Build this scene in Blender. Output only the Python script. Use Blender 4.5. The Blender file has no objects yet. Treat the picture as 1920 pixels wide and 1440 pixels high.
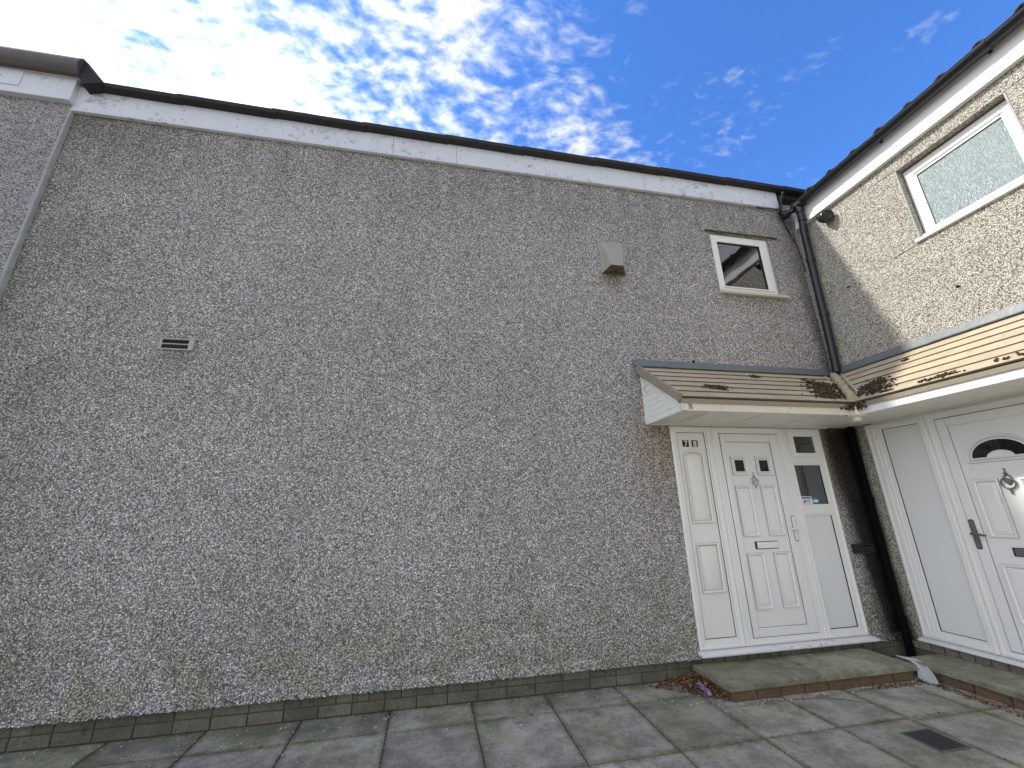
import bpy, bmesh, math, random
from mathutils import Vector, Matrix, noise
random.seed(7)
R = random.random
def U(a, b): return a + (b - a) * random.random()
sc = bpy.context.scene
col = sc.collection

# ------------------------------------------------------------------ camera
F = Vector((0.1875205, 0.93592347, 0.29813306)); RT = Vector((0.98150187, -0.19046446, -0.01942608)); UP = Vector((-0.03860243, -0.29626095, 0.95432662))
cd = bpy.data.cameras.new('camera'); cam = bpy.data.objects.new('camera', cd); col.objects.link(cam)
m = Matrix.Identity(4)
for i in range(3):
    m[i][0] = RT[i]; m[i][1] = UP[i]; m[i][2] = -F[i]
m.translation = (-4.774, -3.8648, 1.4667)
cam.matrix_world = m
cd.sensor_width = 36; cd.lens = 36 * 759.99 / 1920; cd.clip_start = 0.05; cd.clip_end = 2000
sc.camera = cam

# ------------------------------------------------------------------ light
SUN = Vector((-1, .272, 1.0)).normalized()
EL = math.asin(SUN.z); AZ = math.atan2(SUN.x, SUN.y)
sd = bpy.data.lights.new('sun', 'SUN'); sd.energy = 2.0; sd.angle = math.radians(2.2); sd.color = (1, .95, .86)
so = bpy.data.objects.new('sun', sd); col.objects.link(so); so.rotation_euler = SUN.to_track_quat('Z', 'Y').to_euler(); so.location = (0, 0, 20)
sc.view_settings.view_transform = 'Standard'; sc.view_settings.look = 'None'; sc.view_settings.gamma = 1
sc.view_settings.use_curve_mapping = False
sc.view_settings.exposure = 1.18
w = bpy.data.worlds.new('World'); sc.world = w; w.use_nodes = True
nt = w.node_tree; nt.nodes.clear()

class N:
    """small node helper"""
    def __init__(s, nt): s.nt = nt
    def n(s, t, **k):
        x = s.nt.nodes.new(t)
        for a, b in k.items(): setattr(x, a, b)
        return x
    def put(s, sock, v):
        if isinstance(v, bpy.types.NodeSocket): s.nt.links.new(v, sock)
        elif v is not None:
            if hasattr(sock.default_value, '__len__') and not hasattr(v, '__len__'): v = [v] * len(sock.default_value)
            if hasattr(v, '__len__') and len(v) == 3 and len(sock.default_value) == 4: v = (*v, 1)
            sock.default_value = v
    def math(s, op, a, b=None, c=None, clamp=False):
        x = s.n('ShaderNodeMath', operation=op, use_clamp=clamp)
        s.put(x.inputs[0], a)
        if b is not None: s.put(x.inputs[1], b)
        if c is not None: s.put(x.inputs[2], c)
        return x.outputs[0]
    def vmath(s, op, a, b=None):
        x = s.n('ShaderNodeVectorMath', operation=op); s.put(x.inputs[0], a)
        if b is not None: s.put(x.inputs[1], b)
        return x.outputs[0]
    def noise(s, vec, scale, detail=3, rough=.55, dist=0, col=False):
        x = s.n('ShaderNodeTexNoise'); s.put(x.inputs['Vector'], vec); s.put(x.inputs['Scale'], scale)
        s.put(x.inputs['Detail'], detail); s.put(x.inputs['Roughness'], rough); s.put(x.inputs['Distortion'], dist)
        return x.outputs['Color' if col else 'Fac']
    def vor(s, vec, scale, feature='F1', rnd=1):
        x = s.n('ShaderNodeTexVoronoi', feature=feature); s.put(x.inputs['Vector'], vec); s.put(x.inputs['Scale'], scale)
        s.put(x.inputs['Randomness'], rnd)
        return x
    def ramp(s, fac, stops, interp='LINEAR'):
        x = s.n('ShaderNodeValToRGB'); cr = x.color_ramp; cr.interpolation = interp
        while len(cr.elements) < len(stops): cr.elements.new(.5)
        for e, (p, c) in zip(cr.elements, stops):
            e.position = p; e.color = (c, c, c, 1) if not hasattr(c, '__len__') else (*c, 1)
        s.put(x.inputs[0], fac); return x.outputs[0]
    def sm(s, v, a, b, to0=0., to1=1.):
        x = s.n('ShaderNodeMapRange', interpolation_type='SMOOTHSTEP'); s.put(x.inputs[0], v)
        for i, q in zip((1, 2, 3, 4), (a, b, to0, to1)): s.put(x.inputs[i], q)
        return x.outputs[0]
    def mix(s, f, a, b, mode='MIX'):
        x = s.n('ShaderNodeMix', data_type='RGBA', blend_type=mode); s.put(x.inputs[0], f); s.put(x.inputs[6], a); s.put(x.inputs[7], b)
        return x.outputs[2]
    def sep(s, v):
        x = s.n('ShaderNodeSeparateXYZ'); s.put(x.inputs[0], v); return x.outputs
    def comb(s, a, b, c):
        x = s.n('ShaderNodeCombineXYZ')
        for i, v in enumerate((a, b, c)): s.put(x.inputs[i], v)
        return x.outputs[0]
    def bump(s, h, dist, strength=1., normal=None):
        x = s.n('ShaderNodeBump'); s.put(x.inputs['Height'], h); s.put(x.inputs['Distance'], dist); s.put(x.inputs['Strength'], strength)
        if normal is not None: s.put(x.inputs['Normal'], normal)
        return x.outputs[0]

g = N(nt)
sky = g.n('ShaderNodeTexSky', sky_type='NISHITA'); sky.sun_disc = False; sky.sun_elevation = EL; sky.sun_rotation = AZ
sky.air_density = 1.0; sky.dust_density = 0.25; sky.ozone_density = 3.0; sky.altitude = 50
tc = g.n('ShaderNodeTexCoord').outputs['Generated']
dx, dy, dz = g.sep(tc)
zz = g.math('MAXIMUM', dz, .06)
px = g.math('DIVIDE', dx, zz); py = g.math('DIVIDE', dy, zz)
P = g.comb(px, py, 0.)
warp = g.vmath('SUBTRACT', g.noise(P, 2.2, 3, .5, col=True), (.5, .5, .5))
sc_ = g.n('ShaderNodeVectorMath', operation='SCALE'); g.put(sc_.inputs[0], warp); sc_.inputs['Scale'].default_value = .16
P2 = g.vmath('ADD', P, sc_.outputs[0])
# rows of small puffs, a little stretched
rot = g.n('ShaderNodeMapping'); g.put(rot.inputs[0], P2); rot.inputs['Rotation'].default_value = (0, 0, math.radians(28)); rot.inputs['Scale'].default_value = (1.0, 1.45, 1)
puff = g.noise(rot.outputs[0], 19.0, 4, .54)
big = g.noise(P2, 2.7, 4, .55)
wisp = g.noise(rot.outputs[0], 4.5, 6, .6, 1.0)
cov = g.math('MULTIPLY_ADD', big, .9, g.math('MULTIPLY', puff, .95))
cov = g.math('MULTIPLY_ADD', g.math('SUBTRACT', wisp, .5), .4, cov)
# the bank of cloud lies to the left (toward the sun) and thins out to the right
edge = g.math('MULTIPLY_ADD', py, -.49, px)
off = g.math('SUBTRACT', g.ramp(g.math('MULTIPLY_ADD', edge, .4, .5), [(.02, .84), (.22, .71), (.36, .64), (.46, .585), (.55, .43), (.62, .275), (.78, .14), (1, .1)]), .6)
def patch(cx, cy, r, k):      # single small clouds in the clear part
    d = g.vmath('DISTANCE', P2, (cx, cy, 0)) if False else None
    x_ = g.n('ShaderNodeVectorMath', operation='DISTANCE'); g.put(x_.inputs[0], P2); g.put(x_.inputs[1], (cx, cy, 0))
    return g.sm(x_.outputs['Value'], r, 0., 0., k)
off = g.math('ADD', off, g.math('ADD', patch(1.03, .44, .10, .46), g.math('ADD', patch(.86, .83, .40, .20), patch(1.16, .86, .2, .2))))
cov2 = g.math('MAXIMUM', g.math('ADD', cov, off), g.math('ADD', cov, g.sm(py, .15, -.9, -.6, .24)))   # unseen cloud added behind the camera, whitens the light on the shaded wall
dens = g.sm(cov2, .70, 1.22)
cb = g.math('MULTIPLY_ADD', g.sm(edge, .4, -1.1), 40e-2, 0.41)         # forward scattering toward the sun
ccol = g.mix(dens, (.60, .74, 1.0), (1.0, 1.0, .99))
cs = g.n('ShaderNodeVectorMath', operation='SCALE'); g.put(cs.inputs[0], ccol); g.put(cs.inputs['Scale'], cb)
SKYK = .15
sk = g.n('ShaderNodeVectorMath', operation='SCALE'); hs = g.n('ShaderNodeHueSaturation'); hs.inputs['Saturation'].default_value = 1.12; hs.inputs['Value'].default_value = 1.12; g.put(hs.inputs['Color'], sky.outputs[0]); g.put(sk.inputs[0], g.mix(1., hs.outputs[0], (.44, .61, .86), 'MULTIPLY')); sk.inputs['Scale'].default_value = SKYK
fin = g.mix(g.math('MULTIPLY', dens, .96), sk.outputs[0], cs.outputs[0])
bg = g.n('ShaderNodeBackground'); g.put(bg.inputs[0], fin); bg.inputs[1].default_value = 1.0
wo = g.n('ShaderNodeOutputWorld'); nt.links.new(bg.outputs[0], wo.inputs[0])

# ------------------------------------------------------------------ materials
def mat(name):
    m = bpy.data.materials.new(name); m.use_nodes = True
    t = m.node_tree; t.nodes.clear(); h = N(t)
    b = h.n('ShaderNodeBsdfPrincipled'); o = h.n('ShaderNodeOutputMaterial'); t.links.new(b.outputs[0], o.inputs[0])
    return m, h, b
def pos(h): return h.n('ShaderNodeNewGeometry').outputs['Position']
def rnd(h): return h.n('ShaderNodeObjectInfo').outputs['Random']

def plain(name, c, rough=.5, metal=0, var=.12, dirt=0, dirtcol=(.08, .07, .05), scale=6, bump=0., bscale=80, rv=.0, spec=None):
    m, h, b = mat(name); p = pos(h)
    n1 = h.noise(p, scale, 5, .6)
    k = h.math('MULTIPLY_ADD', n1, 2 * var, 1 - var)
    if rv: k = h.math('MULTIPLY', k, h.math('MULTIPLY_ADD', rnd(h), 2 * rv, 1 - rv))
    cc = h.n('ShaderNodeVectorMath', operation='SCALE'); h.put(cc.inputs[0], c); h.put(cc.inputs['Scale'], k)
    out = cc.outputs[0]
    if dirt:
        d = h.sm(h.noise(p, scale * 4, 6, .7), .62 - .1 * dirt, .72)
        d = h.math('MULTIPLY', d, h.sm(h.noise(p, scale * .5, 3, .6), .4, .65))
        out = h.mix(h.math('MULTIPLY', d, min(1, dirt)), out, dirtcol)
    h.put(b.inputs['Base Color'], out)
    h.put(b.inputs['Roughness'], h.math('MULTIPLY_ADD', h.noise(p, scale * 3, 3), .2, rough - .1)); b.inputs['Metallic'].default_value = metal
    if spec is not None: b.inputs['Specular IOR Level'].default_value = spec
    if bump: h.put(b.inputs['Normal'], h.bump(h.noise(p, bscale, 4, .6), bump))
    return m

def pebble(name, scale, stones, mortar, gap=(.42, .62), tint=(1, 1, 1), stain=None, hue=.5, bump=.006, patch=.16):
    m, h, b = mat(name); p = pos(h)
    x, y, z = h.sep(p)
    pw = h.vmath('ADD', p, h.vmath('SCALE', (0, 0, 0)))
    v = h.vor(p, scale); v2 = h.vor(p, scale * 1.9)
    cr, cg, cbb = h.sep(v.outputs['Color'])
    st = h.ramp(cr, stones)
    hu = h.mix(h.math('MULTIPLY', cg, hue), (1, 1, 1), (1.06, .93, .80))
    hu = h.mix(h.math('MULTIPLY', h.math('GREATER_THAN', cbb, .8), hue), hu, (.80, .93, 1.08))
    st = h.mix(1, st, hu, 'MULTIPLY')
    gp = h.sm(v.outputs['Distance'], *gap)
    c = h.mix(gp, st, mortar)
    fine = h.sep(v2.outputs['Color'])[0]
    c = h.mix(1, c, h.ramp(fine, [(0, .72), (1, 1.22)]), 'MULTIPLY')
    k = h.math('MULTIPLY_ADD', h.noise(p, .55, 5, .6), 2 * patch * 1.6, 1 - patch * 1.6)
    k = h.math('MULTIPLY', k, h.math('MULTIPLY_ADD', h.noise(h.vmath('MULTIPLY', p, (1, 1, .35)), 2.6, 5, .65), 2 * patch, 1 - patch))
    k = h.math('MULTIPLY', k, h.math('MULTIPLY_ADD', h.noise(p, 11, 4, .6), .3, .85))
    c = h.mix(1, c, k, 'MULTIPLY')
    c = h.mix(1, c, tint, 'MULTIPLY')
    if stain: c = stain(h, c, x, y, z, p)
    h.put(b.inputs['Base Color'], c)
    b.inputs['Roughness'].default_value = .8; b.inputs['Specular IOR Level'].default_value = .3
    hh = h.math('MULTIPLY_ADD', h.math('SUBTRACT', 1, v.outputs['Distance']), .8, h.math('MULTIPLY', cr, .5))
    h.put(b.inputs['Normal'], h.bump(hh, bump))
    return m

def stain_main(h, c, x, y, z, p):
    nz = h.noise(p, 3.2, 5, .65)
    # algae along the foot of the wall and toward its left end
    low = h.math('MULTIPLY', h.sm(z, 1.3, .15), h.sm(nz, .38, .6))
    c = h.mix(h.math('MULTIPLY', low, .6), c, h.mix(1, c, (.66, .66, .44), 'MULTIPLY'))
    left = h.math('MULTIPLY', h.sm(x, -7.1, -8.5), h.sm(h.noise(p, 1.3, 4, .6), .3, .6))
    c = h.mix(h.math('MULTIPLY', left, .7), c, h.mix(1, c, (.55, .60, .50), 'MULTIPLY'))
    # dirt washed down under the fascia, in streaks
    st = h.noise(h.vmath('MULTIPLY', p, (1, 1, .08)), 5, 4, .65)
    up = h.math('MULTIPLY', h.sm(z, 4.1, 5.38), h.sm(st, .3, .62))
    c = h.mix(h.math('MULTIPLY', up, .42), c, h.mix(1, c, (.45, .44, .43), 'MULTIPLY'))
    # black growth beside the rainwater pipe, then a near-black corner below the canopy
    w_ = h.math('MULTIPLY_ADD', h.noise(h.vmath('MULTIPLY', p, (1, 1, .35)), 2.3, 5, .65), .75, x)
    pipe = h.math('MULTIPLY', h.sm(w_, .12, .37), h.sm(z, 5.3, 3.6))
    c = h.mix(h.math('MULTIPLY', pipe, .62), c, h.mix(1, c, (.24, .23, .18), 'MULTIPLY'))
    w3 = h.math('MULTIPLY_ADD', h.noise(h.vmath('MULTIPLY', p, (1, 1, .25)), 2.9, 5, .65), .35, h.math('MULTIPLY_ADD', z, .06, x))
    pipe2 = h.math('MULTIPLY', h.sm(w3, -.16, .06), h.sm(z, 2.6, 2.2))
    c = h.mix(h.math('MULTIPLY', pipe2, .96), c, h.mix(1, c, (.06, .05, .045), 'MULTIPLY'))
    br = h.math('MULTIPLY', h.math('MULTIPLY', h.sm(z, 1.2, 2.2), h.sm(z, 2.7, 2.4)), h.sm(x, -2.9, -2.3))
    c = h.mix(h.math('MULTIPLY', br, .75), c, h.mix(1, c, (.72, .56, .38), 'MULTIPLY'))
    # drips below the cowl, the louvre vent and the small window
    for cx, hw, zt, ln, k in ((-2.75, .16, 4.12, .35, .8), (-7.05, .15, 2.90, .28, .5), (-.9, .5, 4.0, .35, .45)):
        w5 = h.math('MULTIPLY_ADD', h.noise(p, 7, 4, .7), .3, h.math('ABSOLUTE', h.math('SUBTRACT', x, cx)))
        f = h.math('MULTIPLY', h.sm(w5, hw + .25, hw), h.math('MULTIPLY', h.sm(z, zt - ln, zt), h.math('LESS_THAN', z, zt + .02)))
        c = h.mix(h.math('MULTIPLY', f, k), c, h.mix(1, c, (.42, .40, .24), 'MULTIPLY'))
    # scattered dark pits
    vp = h.vor(p, 3.1); pit = h.math('MULTIPLY', h.math('LESS_THAN', vp.outputs['Distance'], .032), h.math('GREATER_THAN', h.sep(vp.outputs['Color'])[0], .55))
    return h.mix(h.math('MULTIPLY', pit, .9), c, (.02, .02, .02))
def stain_right(h, c, x, y, z, p):  # near-black toward the corner below canopy height, weaker higher up
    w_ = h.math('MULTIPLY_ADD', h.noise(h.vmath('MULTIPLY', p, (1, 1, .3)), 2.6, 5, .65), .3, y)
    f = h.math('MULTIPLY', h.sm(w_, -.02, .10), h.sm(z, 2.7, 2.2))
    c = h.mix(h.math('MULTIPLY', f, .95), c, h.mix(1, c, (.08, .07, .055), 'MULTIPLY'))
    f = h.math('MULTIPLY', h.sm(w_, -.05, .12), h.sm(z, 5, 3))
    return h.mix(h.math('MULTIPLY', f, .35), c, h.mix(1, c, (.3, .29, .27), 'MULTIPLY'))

M = {}
M['wall_main'] = pebble('pebbledash_grey', 106, [(0, .14), (.2, .30), (.5, .44), (.75, .58), (.9, .80), (1, 1.0)], (.145, .14, .135), gap=(.47, .72), tint=(1.06, 1.02, .985), stain=stain_main, hue=.45, patch=.15, bump=.005)
M['wall_right'] = pebble('pebbledash_cream', 104, [(0, .10), (.14, .28), (.3, .44), (.6, .54), (.85, .64), (1, .76)], (.22, .19, .155), gap=(.52, .78), tint=(1.0, .965, .855), stain=stain_right, hue=.35, bump=.007, patch=.06)
M['wall_left'] = pebble('pebbledash_pinkish', 88, [(0, .10), (.15, .24), (.35, .38), (.7, .46), (1, .6)], (.17, .16, .16), gap=(.52, .74), tint=(1.0, .965, .97), hue=.2, bump=.006)
M['render_edge'] = plain('smooth_render_bead', (.42, .42, .40), .8, var=.25, scale=9, bump=.004, bscale=40)
M['pvc'] = plain('white_upvc', (.83, .82, .785), .32, var=.03, scale=2.5, dirt=.25, dirtcol=(.45, .42, .36))
M['pvc_door'] = plain('white_door_skin', (.81, .80, .785), .34, var=.04, scale=2.5, dirt=.5, dirtcol=(.5, .48, .44))
M['pvc_cream'] = plain('aged_white_panel', (.80, .785, .735), .4, var=.04, scale=2)
M['panel_grey'] = plain('flat_infill_panel', (.76, .765, .76), .4, var=.03, scale=2)
M['pvc_soffit'] = plain('soffit_board', (.74, .72, .66), .45, var=.07, scale=3, dirt=.3, dirtcol=(.4, .34, .25))
M['gable'] = plain('mildewed_white_board', (.84, .85, .80), .45, var=.08, scale=7, dirt=2.0, dirtcol=(.30, .33, .20))
M['fascia_old'] = plain('weathered_white_fascia', (.70, .73, .79), .5, var=.12, scale=3.5, dirt=1.2, dirtcol=(.24, .25, .27))
M['fascia_white'] = plain('clean_white_fascia', (.84, .84, .83), .35, var=.02, scale=3)
M['fascia_canopy'] = plain('canopy_fascia', (.72, .68, .58), .4, var=.1, scale=4, dirt=.9, dirtcol=(.35, .27, .17))
M['sill'] = plain('dirty_white_sill', (.84, .84, .83), .35, var=.04, scale=5, dirt=1.1, dirtcol=(.07, .055, .04))
M['sill_green'] = plain('algae_sill', (.58, .57, .46), .6, var=.15, scale=8, dirt=.8, dirtcol=(.16, .17, .08))
M['groove'] = plain('grime_in_groove', (.47, .46, .43), .5, var=.1)  # grime tone, also paints relief shade on moulding grooves and outer edges
M['gasket'] = plain('black_gasket', (.015, .015, .015), .6)
M['gap'] = plain('shadow_gap_seal', (.06, .065, .06), .7)
M['black_pvc'] = plain('black_pvc', (.012, .013, .016), .32, var=.3, scale=8)
M['black_matt'] = plain('black_soil_pipe', (.004, .004, .004), .9, spec=.1, var=.3)
M['roof_dark'] = plain('dark_roof_tile', (.028, .027, .023), .85, var=.4, scale=12, bump=.004, bscale=60, rv=.15)
M['roof_brown'] = plain('brown_verge', (.10, .085, .082), .6, var=.2, scale=6)
M['lead'] = plain('lead_flashing', (.165, .185, .195), .45, var=.18, scale=5, metal=.15, bump=.002, bscale=25)
M['chrome'] = plain('chrome', (.5, .5, .5), .2, metal=1, var=.03)
M['satin'] = plain('satin_metal', (.15, .155, .15), .4, metal=.35, var=.1)
M['concrete_cowl'] = plain('weathered_cowl', (.36, .345, .30), .8, var=.22, scale=12, dirt=.6, dirtcol=(.2, .2, .17))
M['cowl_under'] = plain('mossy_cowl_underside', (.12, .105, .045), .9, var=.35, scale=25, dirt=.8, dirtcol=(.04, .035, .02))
M['mould'] = plain('mossy_render', (.13, .12, .055), .95, var=.35, scale=30, bump=.01, bscale=90)
M['mould_dark'] = plain('blackened_vent', (.025, .021, .015), .9, var=.3, scale=30)
M['ink'] = plain('black_print', (.008, .008, .008), .5)
M['white_print'] = plain('white_print', (.85, .84, .80), .4)
M['vent'] = plain('vent_frame', (.42, .40, .38), .5, var=.15, scale=30)
M['vent_dark'] = plain('vent_slot', (.012, .012, .02), .7)
M['room'] = plain('room_wall', (.22, .31, .27), .9)
M['curtain'] = plain('dark_curtain', (.06, .075, .07), .9, var=.3, scale=10)
M['crack'] = plain('crack', (.07, .06, .05), .9)
M['bag'] = plain('thin_white_plastic', (.78, .82, .80), .35, var=.08, scale=12)
M['blue_tape'] = plain('blue_plastic', (.015, .03, .12), .4)
M['stick_white'] = plain('sticker_white', (.75, .76, .82), .4)
M['stick_blue'] = plain('sticker_blue', (.10, .15, .38), .4)
M['stick_red'] = plain('sticker_red', (.55, .22, .20), .4)
M['stick_teal'] = plain('sticker_teal', (.05, .22, .24), .4)
M['stick_pale'] = plain('sticker_pale', (.62, .80, .84), .4)

def tilemat():
    m, h, b = mat('tan_canopy_tile'); p = pos(h); r = rnd(h)
    k = h.math('MULTIPLY', h.math('MULTIPLY_ADD', h.noise(p, 5, 6, .7), .5, .75), h.math('MULTIPLY_ADD', r, .12, .94))
    c = h.mix(1, h.mix(h.noise(p, 14, 4, .6), (.54, .445, .30), (.46, .39, .28)), k, 'MULTIPLY')
    gr = h.noise(p, 420, 2, .5)
    c = h.mix(1, c, h.ramp(gr, [(.3, .8), (.7, 1.2)]), 'MULTIPLY')
    d = h.math('MULTIPLY', h.sm(h.noise(p, 22, 6, .7), .56, .7), h.sm(h.noise(p, 2.4, 3), .48, .66))
    c = h.mix(h.math('MULTIPLY', d, .6), c, (.09, .07, .04))
    h.put(b.inputs['Base Color'], c); b.inputs['Roughness'].default_value = .8
    h.put(b.inputs['Normal'], h.bump(h.noise(p, 300, 3, .6), .002)); return m
M['tile'] = tilemat()
M['tile_edge'] = plain('dirty_tile_edge', (.15, .11, .075), .9, var=.4, scale=14)  # darkened front faces, painting the shadow line under each tile course
M['verge_tan'] = plain('verge_trim', (.30, .26, .19), .75, var=.15, scale=10)

def glass(name, base=(.012, .016, .015), fac=.10):
    m, h, b = mat(name)
    t = m.node_tree
    tr = h.n('ShaderNodeBsdfTransparent'); tr.inputs[0].default_value = (.62, .68, .66, 1)
    gl = h.n('ShaderNodeBsdfGlossy'); gl.inputs['Roughness'].default_value = .012; gl.inputs[0].default_value = (.95, .97, 1, 1)
    fr = h.n('ShaderNodeFresnel'); fr.inputs[0].default_value = 1.62
    h.put(gl.inputs['Normal'], h.bump(h.noise(pos(h), 3.0, 1), .004))
    mx = h.n('ShaderNodeMixShader'); t.links.new(h.math('MULTIPLY', fr.outputs[0], 2.3, clamp=True), mx.inputs[0]); t.links.new(tr.outputs[0], mx.inputs[1]); t.links.new(gl.outputs[0], mx.inputs[2])
    out = [n for n in t.nodes if n.type == 'OUTPUT_MATERIAL'][0]; t.links.new(mx.outputs[0], out.inputs[0]); return m
M['glass'] = glass('window_glass')
def darkglass():
    m, h, b = mat('dark_door_glass'); b.inputs['Base Color'].default_value = (.008, .009, .008, 1); b.inputs['Roughness'].default_value = .05; b.inputs['IOR'].default_value = 1.5; return m
M['dark_glass'] = darkglass()
def frosted():
    m, h, b = mat('obscure_glass'); p = pos(h)
    q = h.vmath('MULTIPLY', p, (1, 1, .33))
    n = h.noise(q, 130, 3, .7, .6); n2 = h.noise(p, 6, 3)
    c = h.mix(h.sm(n, .35, .68), (.12, .165, .17), (.36, .44, .44))
    c = h.mix(h.math('MULTIPLY', n2, .3), c, (.28, .34, .35))
    h.put(b.inputs['Base Color'], c); b.inputs['Roughness'].default_value = .16; b.inputs['IOR'].default_value = 1.6
    h.put(b.inputs['Normal'], h.bump(n, .006)); return m
M['frosted'] = frosted()

def brickmat(name, a, bcol, green=.5):
    m, h, b = mat(name); p = pos(h); r = rnd(h)
    c = h.mix(r, a, bcol)
    c = h.mix(1, c, h.math('MULTIPLY_ADD', h.noise(p, 16, 6, .7), 1.3, .35), 'MULTIPLY')
    c = h.mix(1, c, h.math('MULTIPLY_ADD', h.vor(p, 45).outputs['Distance'], .5, .75), 'MULTIPLY')
    gn = h.math('MULTIPLY', h.sm(h.noise(p, 4, 5, .65), .42, .62), green)
    c = h.mix(gn, c, (.085, .09, .05))
    bk = h.sm(h.noise(p, 7, 6, .7), .57, .68)
    c = h.mix(h.math('MULTIPLY', bk, .65), c, (.03, .03, .028))
    h.put(b.inputs['Base Color'], c); b.inputs['Roughness'].default_value = .9
    h.put(b.inputs['Normal'], h.bump(h.noise(p, 120, 5, .7), .006)); return m
M['brick'] = brickmat('dirty_grey_brick', (.135, .125, .098), (.21, .19, .15), .55)
M['brick_pale'] = brickmat('pale_plinth_brick', (.30, .26, .22), (.24, .21, .17), .25)
M['brick_red'] = brickmat('red_step_brick', (.19, .10, .055), (.15, .095, .055), .35)
M['mortar'] = plain('mortar', (.08, .072, .055), .95, var=.3, scale=20, bump=.006, bscale=60)
def slabmat(name, base, green, light=.5):
    m, h, b = mat(name); p = pos(h); r = rnd(h)
    c = h.mix(h.sm(h.noise(p, 4.2, 8, .78), .36, .64), base, [v * 1.95 for v in base])
    c = h.mix(1, c, h.math('MULTIPLY_ADD', r, .30, .85), 'MULTIPLY')
    c = h.mix(1, c, h.ramp(h.noise(p, 170, 4, .75), [(.32, .55), (.68, 1.45)]), 'MULTIPLY')
    c = h.mix(h.math('MULTIPLY', h.sm(h.noise(p, 1.6, 5, .6), .42, .62), green), c, h.mix(1, c, (.66, .72, .46), 'MULTIPLY'))
    x, y, z = h.sep(p)
    nearwall = h.math('MULTIPLY', h.sm(h.math('MULTIPLY_ADD', h.noise(p, 2.5, 4, .6), .35, y), -.28, .12), green)
    c = h.mix(h.math('MULTIPLY', nearwall, .8), c, h.mix(1, c, (.52, .56, .36), 'MULTIPLY'))
    d = h.math('MULTIPLY', h.sm(h.noise(p, 9, 6, .72), .55, .70), .55)
    c = h.mix(d, c, h.mix(1, c, (.45, .43, .40), 'MULTIPLY'))
    gx, gy, gz = h.sep(h.n('ShaderNodeTexCoord').outputs['Generated'])
    ed = h.math('MINIMUM', h.math('MINIMUM', gx, h.math('SUBTRACT', 1, gx)), h.math('MINIMUM', gy, h.math('SUBTRACT', 1, gy)))
    edn = h.math('MULTIPLY_ADD', h.noise(p, 14, 5, .7), .16, ed)
    c = h.mix(h.math('MULTIPLY', h.sm(edn, .16, .06), .75 * light * 2), c, h.mix(1, c, (.50, .47, .36), 'MULTIPLY'))
    sp = h.vor(p, 60); s1 = h.math('MULTIPLY', h.math('LESS_THAN', sp.outputs['Distance'], .16), h.math('GREATER_THAN', h.sep(sp.outputs['Color'])[0], .93))
    c = h.mix(h.math('MULTIPLY', s1, .7), c, (.45, .44, .40))
    h.put(b.inputs['Base Color'], c); b.inputs['Roughness'].default_value = .88
    h.put(b.inputs['Normal'], h.bump(h.noise(p, 110, 6, .8), .010, normal=h.bump(h.noise(p, 6, 4, .6), .02)))
    return m
M['slab'] = slabmat('worn_concrete_slab', (.28, .262, .225), .6)
M['step_stone'] = slabmat('green_step_stone', (.22, .215, .155), .35, .25)
M['soil'] = plain('joint_soil', (.12, .09, .055), .95, var=.5, scale=14, bump=.008, bscale=70)
M['iron'] = plain('drain_iron', (.035, .033, .032), .7, var=.25, scale=20, bump=.003, bscale=200)
M['pebble'] = None
def litter(name, stops):
    m, h, b = mat(name); v = h.vor(pos(h), 55)
    h.put(b.inputs['Base Color'], h.ramp(h.sep(v.outputs['Color'])[0], stops, 'CONSTANT')); b.inputs['Roughness'].default_value = .8; return m
M['leaves'] = litter('dead_leaves', [(0, (.14, .055, .015)), (.25, (.34, .14, .03)), (.45, (.05, .03, .02)), (.62, (.32, .17, .06)), (.8, (.03, .02, .018)), (.93, (.45, .36, .22))])
M['grit'] = litter('white_grit', [(0, (.62, .60, .55)), (.5, (.45, .42, .36)), (.75, (.75, .74, .70)), (.93, (.25, .22, .18))])
M['moss'] = litter('moss_tufts', [(0, (.04, .028, .012)), (.4, (.022, .015, .009)), (.68, (.07, .05, .018)), (.88, (.15, .13, .03))])
M['pebble'] = litter('loose_pebbles', [(0, (.06, .055, .04)), (.3, (.14, .13, .09)), (.6, (.24, .22, .17)), (.85, (.55, .52, .43))])
def packetmat():
    m, h, b = mat('purple_wrapper'); p = pos(h)
    c = h.ramp(h.noise(p, 26, 3, .6), [(.3, (.16, .07, .30)), (.5, (.36, .24, .52)), (.62, (.55, .48, .70)), (.7, (.20, .12, .36))])
    h.put(b.inputs['Base Color'], c); b.inputs['Roughness'].default_value = .22; b.inputs['Metallic'].default_value = .3
    h.put(b.inputs['Normal'], h.bump(h.noise(p, 60, 3), .006)); return m
M['packet'] = packetmat()

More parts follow.
